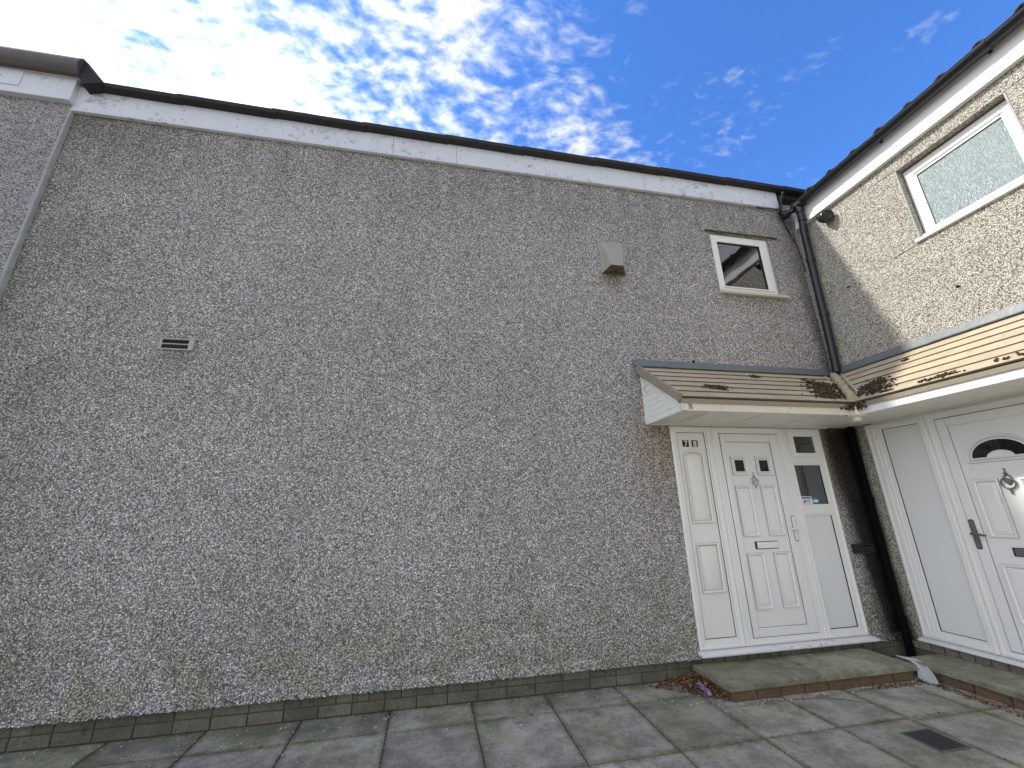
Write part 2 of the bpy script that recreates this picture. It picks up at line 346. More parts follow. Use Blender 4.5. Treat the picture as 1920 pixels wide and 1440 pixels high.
# ------------------------------------------------------------------ mesh helpers
def link(name, me, parent=None, loc=(0, 0, 0), **props):
    o = bpy.data.objects.new(name, me); col.objects.link(o); o.location = loc
    if parent is not None:
        o.parent = parent; base = Vector((0, 0, 0)); q = parent
        while q is not None: base += q.location; q = q.parent
        o.location = Vector(loc) - base
    for k, v in props.items(): o[k] = v
    return o
def empty(name, loc, label, category, **props):
    o = link(name, None, None, loc, label=label, category=category, **props); o.empty_display_size = .2; return o
def Mn(u, w, z): return Vector((u, -w, z))       # on the front of number 78: u = x, w = distance out of the wall
def Rt(u, w, z): return Vector((-w, u, z))       # on the right-hand house: u = y
class B:
    """collects shapes for ONE mesh object"""
    def __init__(s, T=None, origin=(0, 0, 0)): s.bm = bmesh.new(); s.T = T; s.mi = 0; s.o = Vector(origin)
    def v(s, co): return s.bm.verts.new((s.T(*co) if s.T else Vector(co)) - s.o)
    def face(s, vs):
        try: f = s.bm.faces.new(vs); f.material_index = s.mi; return f
        except ValueError: return None
    def poly(s, pts): return s.face([s.v(p) for p in pts])
    def box(s, a, b, bevel=0.0):
        (x0, y0, z0), (x1, y1, z1) = a, b
        vs = [s.v(p) for p in ((x0, y0, z0), (x1, y0, z0), (x1, y1, z0), (x0, y1, z0), (x0, y0, z1), (x1, y0, z1), (x1, y1, z1), (x0, y1, z1))]
        fs = [s.face([vs[i] for i in q]) for q in ((0, 1, 2, 3), (4, 5, 6, 7), (0, 1, 5, 4), (1, 2, 6, 5), (2, 3, 7, 6), (3, 0, 4, 7))]
        if bevel:
            es = set(e for f in fs for e in f.edges)
            r = bmesh.ops.bevel(s.bm, geom=list(es), offset=bevel, segments=1, affect='EDGES', clamp_overlap=True)
            for f in r['faces']: f.material_index = s.mi
        return s
    def prism(s, pts, d):
        """pts: closed outline (3-D, in T space), extruded by vector d"""
        a = [s.v(p) for p in pts]; b = [s.v(tuple(Vector(p) + Vector(d))) for p in pts]
        s.face(a); s.face(b)
        for i in range(len(pts)): s.face([a[i], a[(i + 1) % len(pts)], b[(i + 1) % len(pts)], b[i]])
        return s
    def frame(s, u0, u1, z0, z1, l, r, b_, t, w0, w1, bevel=.003):
        """rectangular frame of four mitre-less bars"""
        s.box((u0, w0, z0), (u0 + l, w1, z1), bevel); s.box((u1 - r, w0, z0), (u1, w1, z1), bevel)
        s.box((u0 + l, w0, z0), (u1 - r, w1 - .0006, z0 + b_), bevel); s.box((u0 + l, w0, z1 - t), (u1 - r, w1 - .0006, z1), bevel)
        return s
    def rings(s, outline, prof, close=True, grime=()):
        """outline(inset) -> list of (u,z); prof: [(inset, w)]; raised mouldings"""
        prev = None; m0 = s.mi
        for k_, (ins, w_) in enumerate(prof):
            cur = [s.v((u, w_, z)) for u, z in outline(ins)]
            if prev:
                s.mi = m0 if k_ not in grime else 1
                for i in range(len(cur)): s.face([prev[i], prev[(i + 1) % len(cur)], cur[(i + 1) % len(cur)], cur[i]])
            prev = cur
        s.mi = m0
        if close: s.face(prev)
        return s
    def tube(s, pts, r, seg=12, cap=True, arc=(0, 2 * math.pi), up=(0, 0, 1)):
        pts = [(s.T(*p) if s.T else Vector(p)) - s.o for p in pts]; rs = r if hasattr(r, '__len__') else [r] * len(pts)
        full = abs(arc[1] - arc[0]) > 6.2; n = seg if full else seg + 1; rings_ = []
        for i, p in enumerate(pts):
            t = (pts[min(i + 1, len(pts) - 1)] - pts[max(i - 1, 0)]).normalized()
            a = t.cross(Vector(up)); a = a.normalized() if a.length > 1e-4 else t.orthogonal().normalized(); b_ = a.cross(t).normalized()
            rings_.append([s.bm.verts.new(p + (a * math.cos(arc[0] + (arc[1] - arc[0]) * k / seg) + b_ * math.sin(arc[0] + (arc[1] - arc[0]) * k / seg)) * rs[i]) for k in range(n)])
        for A, C in zip(rings_, rings_[1:]):
            for k in range(n if full else n - 1): f = s.face([A[k], A[(k + 1) % n], C[(k + 1) % n], C[k]])
        if cap and full: s.face(rings_[0]); s.face(rings_[-1])
        return s
    def ball(s, c, r, sub=2, sq=(1, 1, 1)):
        c = (s.T(*c) if s.T else Vector(c)) - s.o
        q = bmesh.ops.create_icosphere(s.bm, subdivisions=sub, radius=r)
        for v in q['verts']: v.co = Vector((v.co.x * sq[0], v.co.y * sq[1], v.co.z * sq[2])) + c
        for v in q['verts']:
            for f in v.link_faces: f.material_index = s.mi
        return s
    def mesh(s, name, mats, smooth=False, recalc=True):
        if recalc: bmesh.ops.recalc_face_normals(s.bm, faces=s.bm.faces[:])
        me = bpy.data.meshes.new(name); s.bm.to_mesh(me); s.bm.free()
        for m_ in (mats if isinstance(mats, (list, tuple)) else [mats]): me.materials.append(M[m_] if isinstance(m_, str) else m_)
        if smooth:
            for p in me.polygons: p.use_smooth = True
            try: me.set_sharp_from_angle(angle=math.radians(40))
            except Exception: pass
        return me
    def make(s, name, mats, parent=None, smooth=False, loc=None, recalc=True, **props):
        return link(name, s.mesh(name, mats, smooth, recalc), parent, s.o if loc is None else loc, **props)
def rect(u0, u1, z0, z1): return lambda i: [(u0 + i, z0 + i), (u1 - i, z0 + i), (u1 - i, z1 - i), (u0 + i, z1 - i)]
def arched(u0, u1, z0, z1, rise, n=12):
    def f(i):
        c = (u0 + u1) / 2; a = (u1 - u0) / 2 - i; h_ = rise
        pts = [(u0 + i, z0 + i), (u1 - i, z0 + i)]
        for k in range(n + 1):
            t = math.pi * k / n; pts.append((c + a * math.cos(t) * 1.0, z1 - h_ - i * .4 + (h_ - i * .6) * math.sin(t)))
        return pts
    return f
def text_mesh(txt, size, extrude, align='CENTER', offset=0, shear=0):
    cu = bpy.data.curves.new('t', 'FONT'); cu.body = txt; cu.size = size; cu.extrude = extrude; cu.align_x = align; cu.offset = offset; cu.resolution_u = 4
    ob = bpy.data.objects.new('t', cu); col.objects.link(ob); bpy.context.view_layer.update()
    me = bpy.data.meshes.new_from_object(ob.evaluated_get(bpy.context.evaluated_depsgraph_get()))
    bpy.data.objects.remove(ob); bpy.data.curves.remove(cu); return me
def add_text(b, txt, size, u, w_, z, mi, extrude=.0012, offset=0, sx=1):
    me = text_mesh(txt, size, extrude, offset=offset); vm = []
    for v in me.vertices: vm.append(b.v((u + v.co.x * sx, w_ + v.co.z, z + v.co.y)))
    old = b.mi; b.mi = mi
    for p in me.polygons: b.face([vm[i] for i in p.vertices])
    b.mi = old; bpy.data.meshes.remove(me)

def wall_panels(b, u0, u1, z0, z1, holes, w0, w1):
    """solid wall with rectangular openings"""
    us = sorted({u0, u1, *[h_[0] for h_ in holes], *[h_[1] for h_ in holes]})
    for a, c in zip(us, us[1:]):
        m_ = (a + c) / 2; cuts = sorted([(h_[2], h_[3]) for h_ in holes if h_[0] < m_ < h_[1]]); z = z0
        for q0, q1 in cuts + [(z1, z1)]:
            if q0 > z: b.box((a, w0, z), (c, w1, q0))
            z = max(z, q1)
    bmesh.ops.remove_doubles(b.bm, verts=b.bm.verts[:], dist=1e-5)
    # drop the inner faces where boxes touch
    seen = {}
    for f in b.bm.faces[:]:
        k = tuple(sorted(tuple(round(c, 4) for c in v.co) for v in f.verts)); seen.setdefault(k, []).append(f)
    kill = [f for fs in seen.values() if len(fs) > 1 for f in fs]
    if kill: bmesh.ops.delete(b.bm, geom=kill, context='FACES_ONLY')

# ================================================================== GROUND
gb = B(); gb.poly([(-300, -300, -.008), (300, -300, -.008), (300, 300, -.008), (-300, 300, -.008)])
ground = gb.make('ground', 'soil', kind='structure')
def slab_mesh(sx, sy):
    b = B(); b.box((-sx / 2, -sy / 2, -.045), (sx / 2, sy / 2, 0), .005); return b.mesh('paving_slab', 'slab')
cache = {}
def slab(x0, x1, y0, y1):
    gp = .0045; k = (round(x1 - x0 - 2 * gp, 3), round(y1 - y0 - 2 * gp, 3))
    if k not in cache: cache[k] = slab_mesh(*k)
    o = link('paving_slab', cache[k], ground, ((x0 + x1) / 2, (y0 + y1) / 2, U(-.002, .002)))
    o.rotation_euler = (U(-.0035, .0035), U(-.0035, .0035), U(-.004, .004))
xs = [-.76 - .61 * i for i in range(16)]
XJ = [-1.37, -1.95, -2.55, -3.16, -3.775, -4.385, -5.01, -5.65, -6.28, -6.89, -7.5, -8.12, -8.74, -9.36]
rows = [-.31, -.99, -1.67, -2.35, -3.03, -3.71, -4.39, -5.07]
for a, b_ in zip([*XJ], XJ[1:]):
    if a < -2.5: slab(b_, a, rows[0], .02)
slab(-2.55, -1.95, -.55, .0); slab(-1.95, -1.37, -.55, .0); slab(-1.37, -.76, -.55, 0)
slab(-2.55, -1.95, -.99, -.55); slab(-1.95, -1.37, -.99, -.55); slab(-1.37, -.76, -1.02, -.55)
for ri, (y1, y0) in enumerate(zip(rows, rows[1:])):
    for a, b_ in zip(XJ, XJ[1:]):
        if ri == 0 and a > -2.5: continue
        s = 0
        slab(b_ + s, a + s, y0, y1)
slab(-1.37, -.76, -1.67, -1.02)
for y1, y0 in zip(rows[2:], rows[3:]): slab(-1.37, -.76, y0, y1)
for k in range(8): slab(-.76, -.02, -1.02 - .62 * (k + 1), -1.02 - .62 * k)
slab(-.76, -.02, -1.02, -.45)
slab(-.76, -.02, -.45, 0)
# more paving behind the photographer, one joined surface
fb = B()
for i in range(-24, 10):
    for j in range(0, 16):
        x0 = i * .61; y1 = -5.98 - j * .68
        fb.box((x0 + .005, y1 - .67, -.045), (x0 + .605, y1 - .005, 0))
fb.make('paving', 'slab', ground, kind='stuff')

# ================================================================== NUMBER 78 (main house)
house = empty('terraced_house', (-4.2, 0, 0), 'grey pebbledashed two-storey house front filling the picture, white door numbered 78 at its right', 'house')
b = B(Mn)
holes = [(-2.30, -.41, -.1, 2.30), (-1.345, -.46, 4.0, 4.875)]
wall_panels(b, -8.46, 0.2, .158, 5.5, [(-2.30, -.41, .158, 2.30), holes[1]], -.25, 0)
b.make('wall', 'wall_main', house)
# bell-cast drip at the foot, jagged
b = B(Mn)
def bell(b, u0, u1, z0, depth=.034, h_=.07, n=400):
    prev = None
    for i in range(n + 1):
        u = u0 + (u1 - u0) * i / n; j = U(-.006, .006); d = depth + U(-.005, .005)
        cur = [b.v((u, .001, z0 + h_)), b.v((u, d * .55, z0 + h_ * .35 + j * .5)), b.v((u, d, z0 + j)), b.v((u, .0, z0 + .004 + j))]
        if prev:
            for k in range(3): b.face([prev[k], prev[k + 1], cur[k + 1], cur[k]])
        prev = cur
bell(b, -8.44, -2.302, .155, n=520); bell(b, -.408, -.01, .155, n=40)
b.make('render_drip', 'wall_main', house)
pb = B(Mn)
for i in range(3000):
    u = U(-8.43, -2.31) if i < 2800 else U(-.40, -.02)
    t = R(); pb.ball((u, .028 * (1 - t) + .004, .150 + .06 * t), U(.003, .0062), 0 or 1, (1, .8, U(.7, 1.2)))
pb.make('pebble', 'pebble', house, kind='stuff')
# plinth: two courses of brick
b = B(Mn); b.box((-8.46, -.2, -.03), (0.0, -.018, .157)); b.make('mortar', 'mortar', house)
bk = {}
def brick(parent, T, u0, u1, w1, z0, z1, material='brick', depth=.05):
    k = (round(u1 - u0, 3), round(z1 - z0, 3), material, T.__name__)
    if k not in bk:
        q = B(T); q.box((-(u1 - u0) / 2, -depth, 0), ((u1 - u0) / 2, 0, z1 - z0), .004); bk[k] = q.mesh('brick', material)
    o = link('brick', bk[k], parent, T((u0 + u1) / 2, w1 + U(-.0025, .0025), z0)); o.rotation_euler = (0, U(-.004, .004), U(-.006, .006)); return o
u = -8.44; i = 0
while u < -.01:
    e = min(u + .2415, -.004); brick(house, Mn, u + .004, e - .004, -.010, .004, .077); u = e
u = -8.44 + .12
while u < -.01:
    e = min(u + (.2415 if R() < .45 else .121), -.004)
    if e - u > .03: brick(house, Mn, u + .003, e - .003, -.012, .083, .157)
    u = e
# fascia boards and drip edge
fbs = [(-8.475, -5.35), (-5.35, -4.62), (-4.62, -2.2), (-2.2, -.175)]
for a, c in fbs:
    b = B(Mn); b.box((a + .0015, .0, 5.402), (c - .0015, .036, 5.70), .003)
    b.box((a + .0015, -.0, 5.378), (c - .0015, .042, 5.401), .004)
    b.make('fascia_board', 'fascia_old', house)
# nail heads in pairs along the fascia
b = B(Mn); u = -8.2
while u < -.3:
    for z in (5.47, 5.58): b.ball((u + U(-.02, .02), .037, z + U(-.01, .01)), .006, 1)
    u += U(.5, .75)
b.make('nail', 'gasket', house, kind='stuff')
# roof verge: lapped dark pieces
vj = [-8.33, -7.55, -6.634, -5.688, -4.763, -3.832, -2.903, -1.976, -1.008, -.10, .28]
for a, c in zip(vj, vj[1:]):
    b = B(Mn); b.prism([(a, -.3, 5.66), (a, .085, 5.662), (a, .110, 5.675), (a, .112, 5.722), (a, .09, 5.735), (a, -.3, 5.745)], (c - a + .03, 0, -.011))
    b.make('verge_tile', 'roof_dark', house)
b = B(); b.prism([(-8.4, -.02, 5.70), (-8.4, 6, 6.9), (-8.4, 6, 6.8), (-8.4, -.02, 5.60)], (9.2, 0, 0)); b.make('roof', 'roof_dark', house)
# house body behind the front, so the sun cannot leak through
b = B(); b.box((-8.4, .26, 0), (.2, 6, 5.55)); 
bmesh.ops.delete(b.bm, geom=[f for f in b.bm.faces if f.normal.length >= 0 and all(abs(v.co.y - .26) < 1e-4 for v in f.verts)], context='FACES_ONLY')
b.make('party_wall', 'room', house)

# ---- windows
def pane(b, u0, u1, z0, z1, w_): b.box((u0, w_ - .004, z0), (u1, w_, z1))
win = B(Mn)
win.frame(-1.332, -.489, 4.026, 4.855, .058, .058, .05, .062, -.07, -.012, .004)
win = win.make('window', 'pvc', house)
s_ = B(Mn); s_.frame(-1.278, -.545, 4.074, 4.795, .018, .075, .02, .05, -.05, .004, .003); s_.make('sash', 'pvc', win)
s_ = B(Mn); s_.frame(-1.262, -.616, 4.090, 4.749, .008, .008, .008, .008, -.045, -.008, 0); s_.make('gasket', 'gasket', win)
s_ = B(Mn); pane(s_, -1.262, -.616, 4.090, 4.749, -.022); s_.make('pane', 'glass', win)
s_ = B(Mn); s_.box((-1.36, -.07, 3.975), (-.385, .045, 4.012), .004); s_.box((-1.35, -.07, 4.012), (-.40, .02, 4.026), .003); s_.make('window_sill', 'sill_green', house)
s_ = B(Mn); s_.box((-.489, -.07, 4.02), (-.462, -.018, 4.87)); s_.box((-1.345, -.07, 4.02), (-1.332, -.02, 4.87)); s_.box((-1.345, -.07, 4.855), (-.46, -.02, 4.87)); s_.make('window_reveal', 'render_edge', house)
b = B(Mn); bell(b, -1.41, -.32, 4.885, .032, .035, 90); b.make('lintel_drip', 'mould', house)
b = B()
b.box((-2.2, .30, 3.2), (-.2, 3.0, 5.5))
b.make('room', 'room', house)
# net curtain edge inside the upper window
# ---- louvre vent on the left
b = B(Mn); b.frame(-7.185, -6.912, 2.888, 2.998, .022, .042, .014, .012, -.01, .018, .003); b.box((-7.163, -.01, 2.940), (-6.954, .015, 2.950), .002)
vt = b.make('air_vent', 'vent', house, label='small pale louvred air vent in the grey wall')
b = B(Mn); b.box((-7.17, -.01, 2.895), (-6.93, .003, 2.99)); b.make('slot', 'vent_dark', vt)
b = B(Mn); 
for z in (2.918, 2.968): b.box((-7.163, 0, z - .003), (-6.954, .012, z + .003), .001)
b.make('louvre', 'vent_dark', vt)
# ---- tapered cowl
b = B(Mn)
o4 = [(-2.905, 4.525), (-2.595, 4.525), (-2.60, 4.10), (-2.90, 4.10)]
T_ = [b.v((-2.905, 0, 4.53)), b.v((-2.595, 0, 4.53)), b.v((-2.603, .0, 4.10)), b.v((-2.897, 0, 4.10))]
Q_ = [b.v((-2.885, .035, 4.52)), b.v((-2.615, .035, 4.52)), b.v((-2.690, .14, 4.135)), b.v((-2.842, .14, 4.135))]
b.face([Q_[0], Q_[1], Q_[2], Q_[3]])
for i in (0, 1, 3): b.face([T_[i], T_[(i + 1) % 4], Q_[(i + 1) % 4], Q_[i]])
cw = b.make('flue_cowl', 'concrete_cowl', house, label='tapered grey cowl high on the wall left of the small window')
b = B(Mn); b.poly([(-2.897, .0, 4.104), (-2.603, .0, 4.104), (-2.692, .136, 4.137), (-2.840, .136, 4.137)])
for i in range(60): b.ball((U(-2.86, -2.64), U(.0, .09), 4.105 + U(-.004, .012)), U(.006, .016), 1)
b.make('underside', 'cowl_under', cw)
b = B(Mn); b.frame(-.35, -.085, .962, 1.055, .02, .02, .02, .015, -.01, .03, .004); b.box((-.33, 0, .985), (-.1, .022, 1.03), .003)
b.make('air_vent', 'mould_dark', house, label='small dirty vent cover low beside the corner')

# ---- the entrance of number 78
fr = B(Mn)
W1 = .012
fr.frame(-2.300, -1.8186, .212, 2.295, .055, .055, .062, .045, -.06, W1, .005)
fr.frame(-1.8166, -.895, .212, 2.295, .0885, .094, .059, .068, -.06, W1, .005)
fr.frame(-.893, -.411, .212, 2.295, .035, .035, .05, .022, -.06, W1, .005)
fr.box((-.86, -.06, 1.372), (-.445, W1 - .0008, 1.452), .004); fr.box((-.86, -.06, 1.90), (-.445, W1 - .0008, 1.972), .004)
for a in ((-2.300, -1.8186, .212, 2.295), (-1.8166, -.895, .212, 2.295), (-.893, -.411, .212, 2.295)):
    fr.frame(a[0] + .011, a[1] - .011, a[2] + .012, a[3] - .010, .016, .016, .016, .012, 0, W1 + .007, .003)
frame78 = fr.make('entrance_frame', 'pvc', house)
for args in ((-2.246, -1.876, .273, 2.251, .020, .020, .020, .020, -.05, .004, .003), (-.859, -.445, .261, 1.373, .017, .060, .026, .02, -.05, .006, .003),
             (-.859, -.445, 1.45, 1.905, .017, .060, .02, .02, -.05, .006, .003), (-.857, -.447, 1.970, 2.272, .070, .075, .05, .068, -.05, .020, .004)):
    g2 = B(Mn); g2.frame(*args); g2.make('bead', 'pvc', frame78)
for (a, c, z0, z1) in ((-2.228, -1.893, .291, 2.233), (-.843, -.503, .285, 1.377), (-.845, -.503, 1.445, 1.909), (-.790, -.519, 2.018, 2.206)):
    g3 = B(Mn); g3.frame(a, c, z0, z1, .006, .009, .008, .007, -.05, -.001, 0); g3.make('gasket', 'gasket', frame78)
pn = B(Mn); pn.box((-2.23, -.045, .29), (-1.892, -.004, 2.235)); 
PR = [(0, -.004), (.004, .014), (.014, .016), (.022, .006), (.032, -.004), (.064, .012), (.067, .013)]
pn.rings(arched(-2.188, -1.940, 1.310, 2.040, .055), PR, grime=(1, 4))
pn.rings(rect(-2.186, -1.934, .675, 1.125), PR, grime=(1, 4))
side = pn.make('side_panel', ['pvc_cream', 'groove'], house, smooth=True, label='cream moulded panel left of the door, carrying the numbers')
for tx, u, z, wh in (('7', -2.133, 2.112, False), ('8', -2.026, 2.112, True)):
    n_ = B(Mn)
    def rr(i, u=u, z=z):
        a = .036 - i; h_ = .036 - i; c = .009; pts = []
        for (cx, cz, s0) in ((1, 1, 0), (-1, 1, 1), (-1, -1, 2), (1, -1, 3)):
            for k in range(4):
                t = math.pi / 2 * (s0 + k / 3); pts.append((u + cx * (a - c) + c * math.cos(t), z + cz * (h_ - c) + c * math.sin(t)))
        return pts
    if wh:
        n_.mi = 1; n_.rings(lambda i: [(u + (a - u) * 1.16, z + (c - z) * 1.16) for a, c in rr(i)], [(0, -.003), (0, -.001)])
    n_.mi = 0; n_.rings(rr, [(0, -.003), (0, .002)])
    add_text(n_, tx, .086, u, .0035, z - .0315, 1, offset=.0012, sx=.95)
    n_.make('number_plate', ['ink', 'white_print'], side, label='black number tile with a white %s' % tx, recalc=False)
# door
dr = B(Mn)
dr.frame(-1.740, -.980, .262, 2.239, .0, .0, .0, .0, 0, 0, 0) if False else None
dr.frame(-1.722, -.995, .277, 2.221, .06, .11, .075, .087, -.05, .020, .005)
dr.box((-1.665, -.045, .35), (-1.10, .006, 2.136))

DPR = [(0, .006), (.004, .022), (.015, .023), (.024, .010), (.031, .003), (.053, .017), (.056, .017)]
for a, c in ((-1.640, -1.445), (-1.338, -1.143)):
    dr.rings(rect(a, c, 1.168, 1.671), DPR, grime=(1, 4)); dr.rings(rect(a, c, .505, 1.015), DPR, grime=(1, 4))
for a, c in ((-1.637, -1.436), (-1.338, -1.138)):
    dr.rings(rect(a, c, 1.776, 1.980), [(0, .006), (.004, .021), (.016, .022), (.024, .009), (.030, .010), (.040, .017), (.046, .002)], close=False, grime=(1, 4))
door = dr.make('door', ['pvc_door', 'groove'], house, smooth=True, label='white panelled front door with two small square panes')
s_ = B(Mn)
s_.frame(-1.728, -.989, .271, 2.227, .006, .006, .006, .006, -.05, .008, 0); s_.frame(-1.664, -1.103, .350, 2.136, .005, .005, .005, .005, -.04, .0095, 0)
s_.make('gasket', 'gap', door)
for a, c in ((-1.593, -1.481), (-1.294, -1.181)):
    s_ = B(Mn); s_.box((a - .004, .0065, 1.818), (c + .004, .0085, 1.936)); s_.make('pane', 'dark_glass', door)
# knocker
def knocker(T, c, z, k, material, parent, wbase):
    q = B(T)
    q.tube([(c, wbase, z + .092 * k), (c, wbase + .012, z + .092 * k)], .006 * k, 8)
    q.tube([(c, wbase + .006, z + .088 * k), (c, wbase + .008, z + .06 * k)], .005 * k, 8)
    q.ball((c, wbase + .012, z + .058 * k), .012 * k, 2)
    # urn-shaped body
    prof = [(.050, .006), (.040, .022), (.022, .033), (0, .030), (-.020, .018), (-.034, .006)]
    for (z0, r0), (z1, r1) in zip(prof, prof[1:]):
        a = [q.v((c + r0 * k * math.cos(t * math.pi / 6), wbase + .004 + .016 * k * (r0 / .033) * max(0, math.sin(t * math.pi / 6)), z + z0 * k)) for t in range(7)]
        d = [q.v((c + r1 * k * math.cos(t * math.pi / 6), wbase + .004 + .016 * k * (r1 / .033) * max(0, math.sin(t * math.pi / 6)), z + z1 * k)) for t in range(7)]
        for t in range(6): q.face([a[t], a[t + 1], d[t + 1], d[t]])
    # ring handle
    pts = [(c + .043 * k * math.sin(t), wbase + .016 + .004 * math.cos(t), z - .018 * k - .042 * k * (-math.cos(t)) * -1 * -1) for t in [math.pi * 2 * i_ / 20 for i_ in range(21)]]
    q.tube(pts, .0065 * k, 8, cap=False)
    q.tube([(c, wbase + .016, z - .062 * k), (c, wbase + .012, z - .095 * k)], [.010 * k, .005 * k], 8)
    q.ball((c, wbase + .012, z - .097 * k), .008 * k, 1)
    return q.make('knocker', material, parent, smooth=True)
knocker(Mn, -1.390, 1.725, .85, 'chrome', door, .006)
s_ = B(Mn); s_.box((-1.524, .004, 1.046), (-1.254, .0145, 1.119), .003); s_.make('letter_plate', 'gasket', door)
s_ = B(Mn); s_.box((-1.506, .013, 1.052), (-1.260, .021, 1.113), .004); s_.make('letter_flap', 'chrome_white' if False else 'white_print', door)
def handle(T, u, z0, z1, sgn, material, parent, w_):
    q = B(T); n = 10; hw = .0155
    pl = [(u + hw * math.cos(math.pi * k / n), z1 - hw + hw * math.sin(math.pi * k / n)) for k in range(n + 1)] + [(u - hw * math.cos(math.pi * k / n), z0 + hw - hw * math.sin(math.pi * k / n)) for k in range(n + 1)]
    q.rings(lambda i: [(u + (a - u) * (1 - i), c) for a, c in pl], [(0, w_), (0, w_ + .006), (.2, w_ + .009)])
    q.mi = 1; q.rings(lambda i: [(u + (a - u) * (1.38 - i), c + (.007 if c > (z0 + z1) / 2 else -.007)) for a, c in pl], [(0, w_ - .002), (0, w_ + .0015)]); q.mi = 0
    zc = z0 + (z1 - z0) * .52
    q.tube([(u, w_ + .004, zc), (u, w_ + .045, zc), (u + sgn * .012, w_ + .052, zc), (u + sgn * .055, w_ + .05, zc - .004), (u + sgn * .10, w_ + .046, zc - .012)], [.013, .012, .0135, .012, .008], 10)
    q.tube([(u, w_ + .004, zc - .06), (u, w_ + .014, zc - .06)], .009, 10)
    return q.make('handle', [material, 'gap'], parent, smooth=True)
handle(Mn, -1.026, 1.112, 1.352, -1, 'pvc', door, .020)
# side light: panes
sl = B(Mn); sl.box((-.845, -.045, .283), (-.503, -.008, 1.38)); sl.make('infill_panel', 'panel_grey', house, label='flat grey-white panel below the side window')
s_ = B(Mn); pane(s_, -.787, -.521, 2.02, 2.204, .004); tp = s_.make('fanlight_pane', 'glass', house)
s_ = B(Mn); pane(s_, -.842, -.505, 1.447, 1.907, -.006); sp = s_.make('side_pane', 'glass', house)
s_ = B(Mn); s_.mi = 0; s_.box((-.838, -.0055, 1.457), (-.700, -.0042, 1.552)); s_.mi = 1; s_.box((-.832, -.0045, 1.528), (-.706, -.0036, 1.545))
s_.mi = 2
for (a, z) in ((-.815, 1.50), (-.805, 1.507), (-.812, 1.492)): s_.box((a, -.0045, z - .010), (a + .022, -.0036, z + .008))
s_.box((-.775, -.0045, 1.506), (-.725, -.0036, 1.516)); s_.box((-.775, -.0045, 1.490), (-.735, -.0036, 1.499))
s_.mi = 1; s_.box((-.80, -.0045, 1.466), (-.73, -.0036, 1.472))
s_.make('sticker', ['stick_white', 'stick_blue', 'stick_red'], sp, label='small notice with a blue heading')
s_ = B(Mn); s_.tube([(-.658, -.0055, 1.512), (-.658, -.0042, 1.512)], .034, 20); s_.mi = 1; s_.box((-.690, -.0045, 1.490), (-.630, -.0036, 1.516))
s_.make('sticker', ['stick_teal', 'stick_pale'], sp, label='small round teal sticker with a pale band')
# hall seen dimly through the side light
b = B(); b.box((-1.9, .10, .1), (-.30, 2.2, 2.6))
bmesh.ops.delete(b.bm, geom=[f for f in b.bm.faces if all(abs(v.co.y - .10) < 1e-4 for v in f.verts)], context='FACES_ONLY'); b.make('hall', 'room', house)
b = B(); 
for k in range(5): b.tube([(-.83 + k * .035, .16 + .02 * (k % 2), .4), (-.83 + k * .035, .16 + .02 * (k % 2), 2.25)], .022, 8)
b.make('curtain', 'curtain', house, smooth=True)
# threshold sill
b = B(Mn); b.prism([(-2.33, -.05, .190), (-2.33, .085, .176), (-2.33, .090, .181), (-2.33, .090, .193), (-2.33, -.05, .2115)], (1.945, 0, 0)); b.box((-2.31, .05, .166), (-.40, .07, .180), .003)
b.make('threshold', 'sill', house)
u = -2.295
while u < -.42: brick(house, Mn, u + .004, min(u + .118, -.41) - .004, .012, .085, .163, 'brick'); u += .118

# ================================================================== RIGHT-HAND HOUSE
rh = empty('terraced_house', (0, -3, 0), 'cream pebbledashed house at the right with an arched-glass white door and obscure-glass window, sunlit above', 'house')
b = B(Rt); WH = [(-2.125, -1.245, 3.99, 4.865), (-2.15, -.205, .11, 2.31)]
wall_panels(b, -6.2, -.001, .158, 5.35, [WH[0], (-2.15, -.205, .158, 2.31)], -.25, 0)
b.make('wall', 'wall_right', rh)
b = B(Rt); b.box((-6.2, -.2, -.03), (-.0, -.014, .157)); b.make('mortar', 'mortar', rh)
u = -.014
while u > -3.2:
    brick(rh, Rt, u - .106, u - .004, -.003, .095, .172, 'brick_pale'); u -= .112
u = -.014
while u > -3.2:
    brick(rh, Rt, u - .22, u - .004, -.003, .004, .085, 'brick'); u -= .2255
b = B(); b.box((.26, -6.2, 0), (5, -.02, 5.3))
bmesh.ops.delete(b.bm, geom=[f for f in b.bm.faces if all(abs(v.co.x - .26) < 1e-4 for v in f.verts)], context='FACES_ONLY'); b.make('party_wall', 'room', rh)
# fascia, gutter, roof tiles
b = B(Rt); b.box((-6.2, 0, 5.075), (-.075, .040, 5.30), .003); b.make('fascia_board', 'fascia_white', rh)
b = B(Rt); b.box((-6.2, 0, 5.018), (-.075, .052, 5.072), .003); b.make('fascia_trim', 'fascia_white', rh)
gt = B(Rt); gt.tube([(-6.2, .118, 5.325), (-.20, .118, 5.300)], .062, 14, arc=(math.pi, 2 * math.pi), cap=False)
gt.tube([(-6.2, .118, 5.325), (-.20, .118, 5.300)], .056, 14, arc=(math.pi, 2 * math.pi), cap=False)
gt.tube([(-6.2, .180, 5.325), (-.20, .180, 5.300)], .005, 8); gt.tube([(-6.2, .056, 5.325), (-.20, .056, 5.300)], .005, 8)
gt.tube([(-.20, .118, 5.292), (-.19, .118, 5.292)], .060, 14)
gut = gt.make('gutter', 'black_pvc', rh, smooth=True)
for y_ in (-1.25, -2.18, -3.9):
    z_ = 5.300 + .0042 * -y_
    q = B(Rt); q.tube([(y_ - .045, .118, z_), (y_ + .045, .118, z_)], .067, 14, arc=(math.pi, 2 * math.pi), cap=False); q.tube([(y_ - .012, .04, z_ - .04), (y_ + .012, .04, z_ - .04)], .012, 8)
    q.make('gutter_union', 'black_pvc', gut, smooth=True)
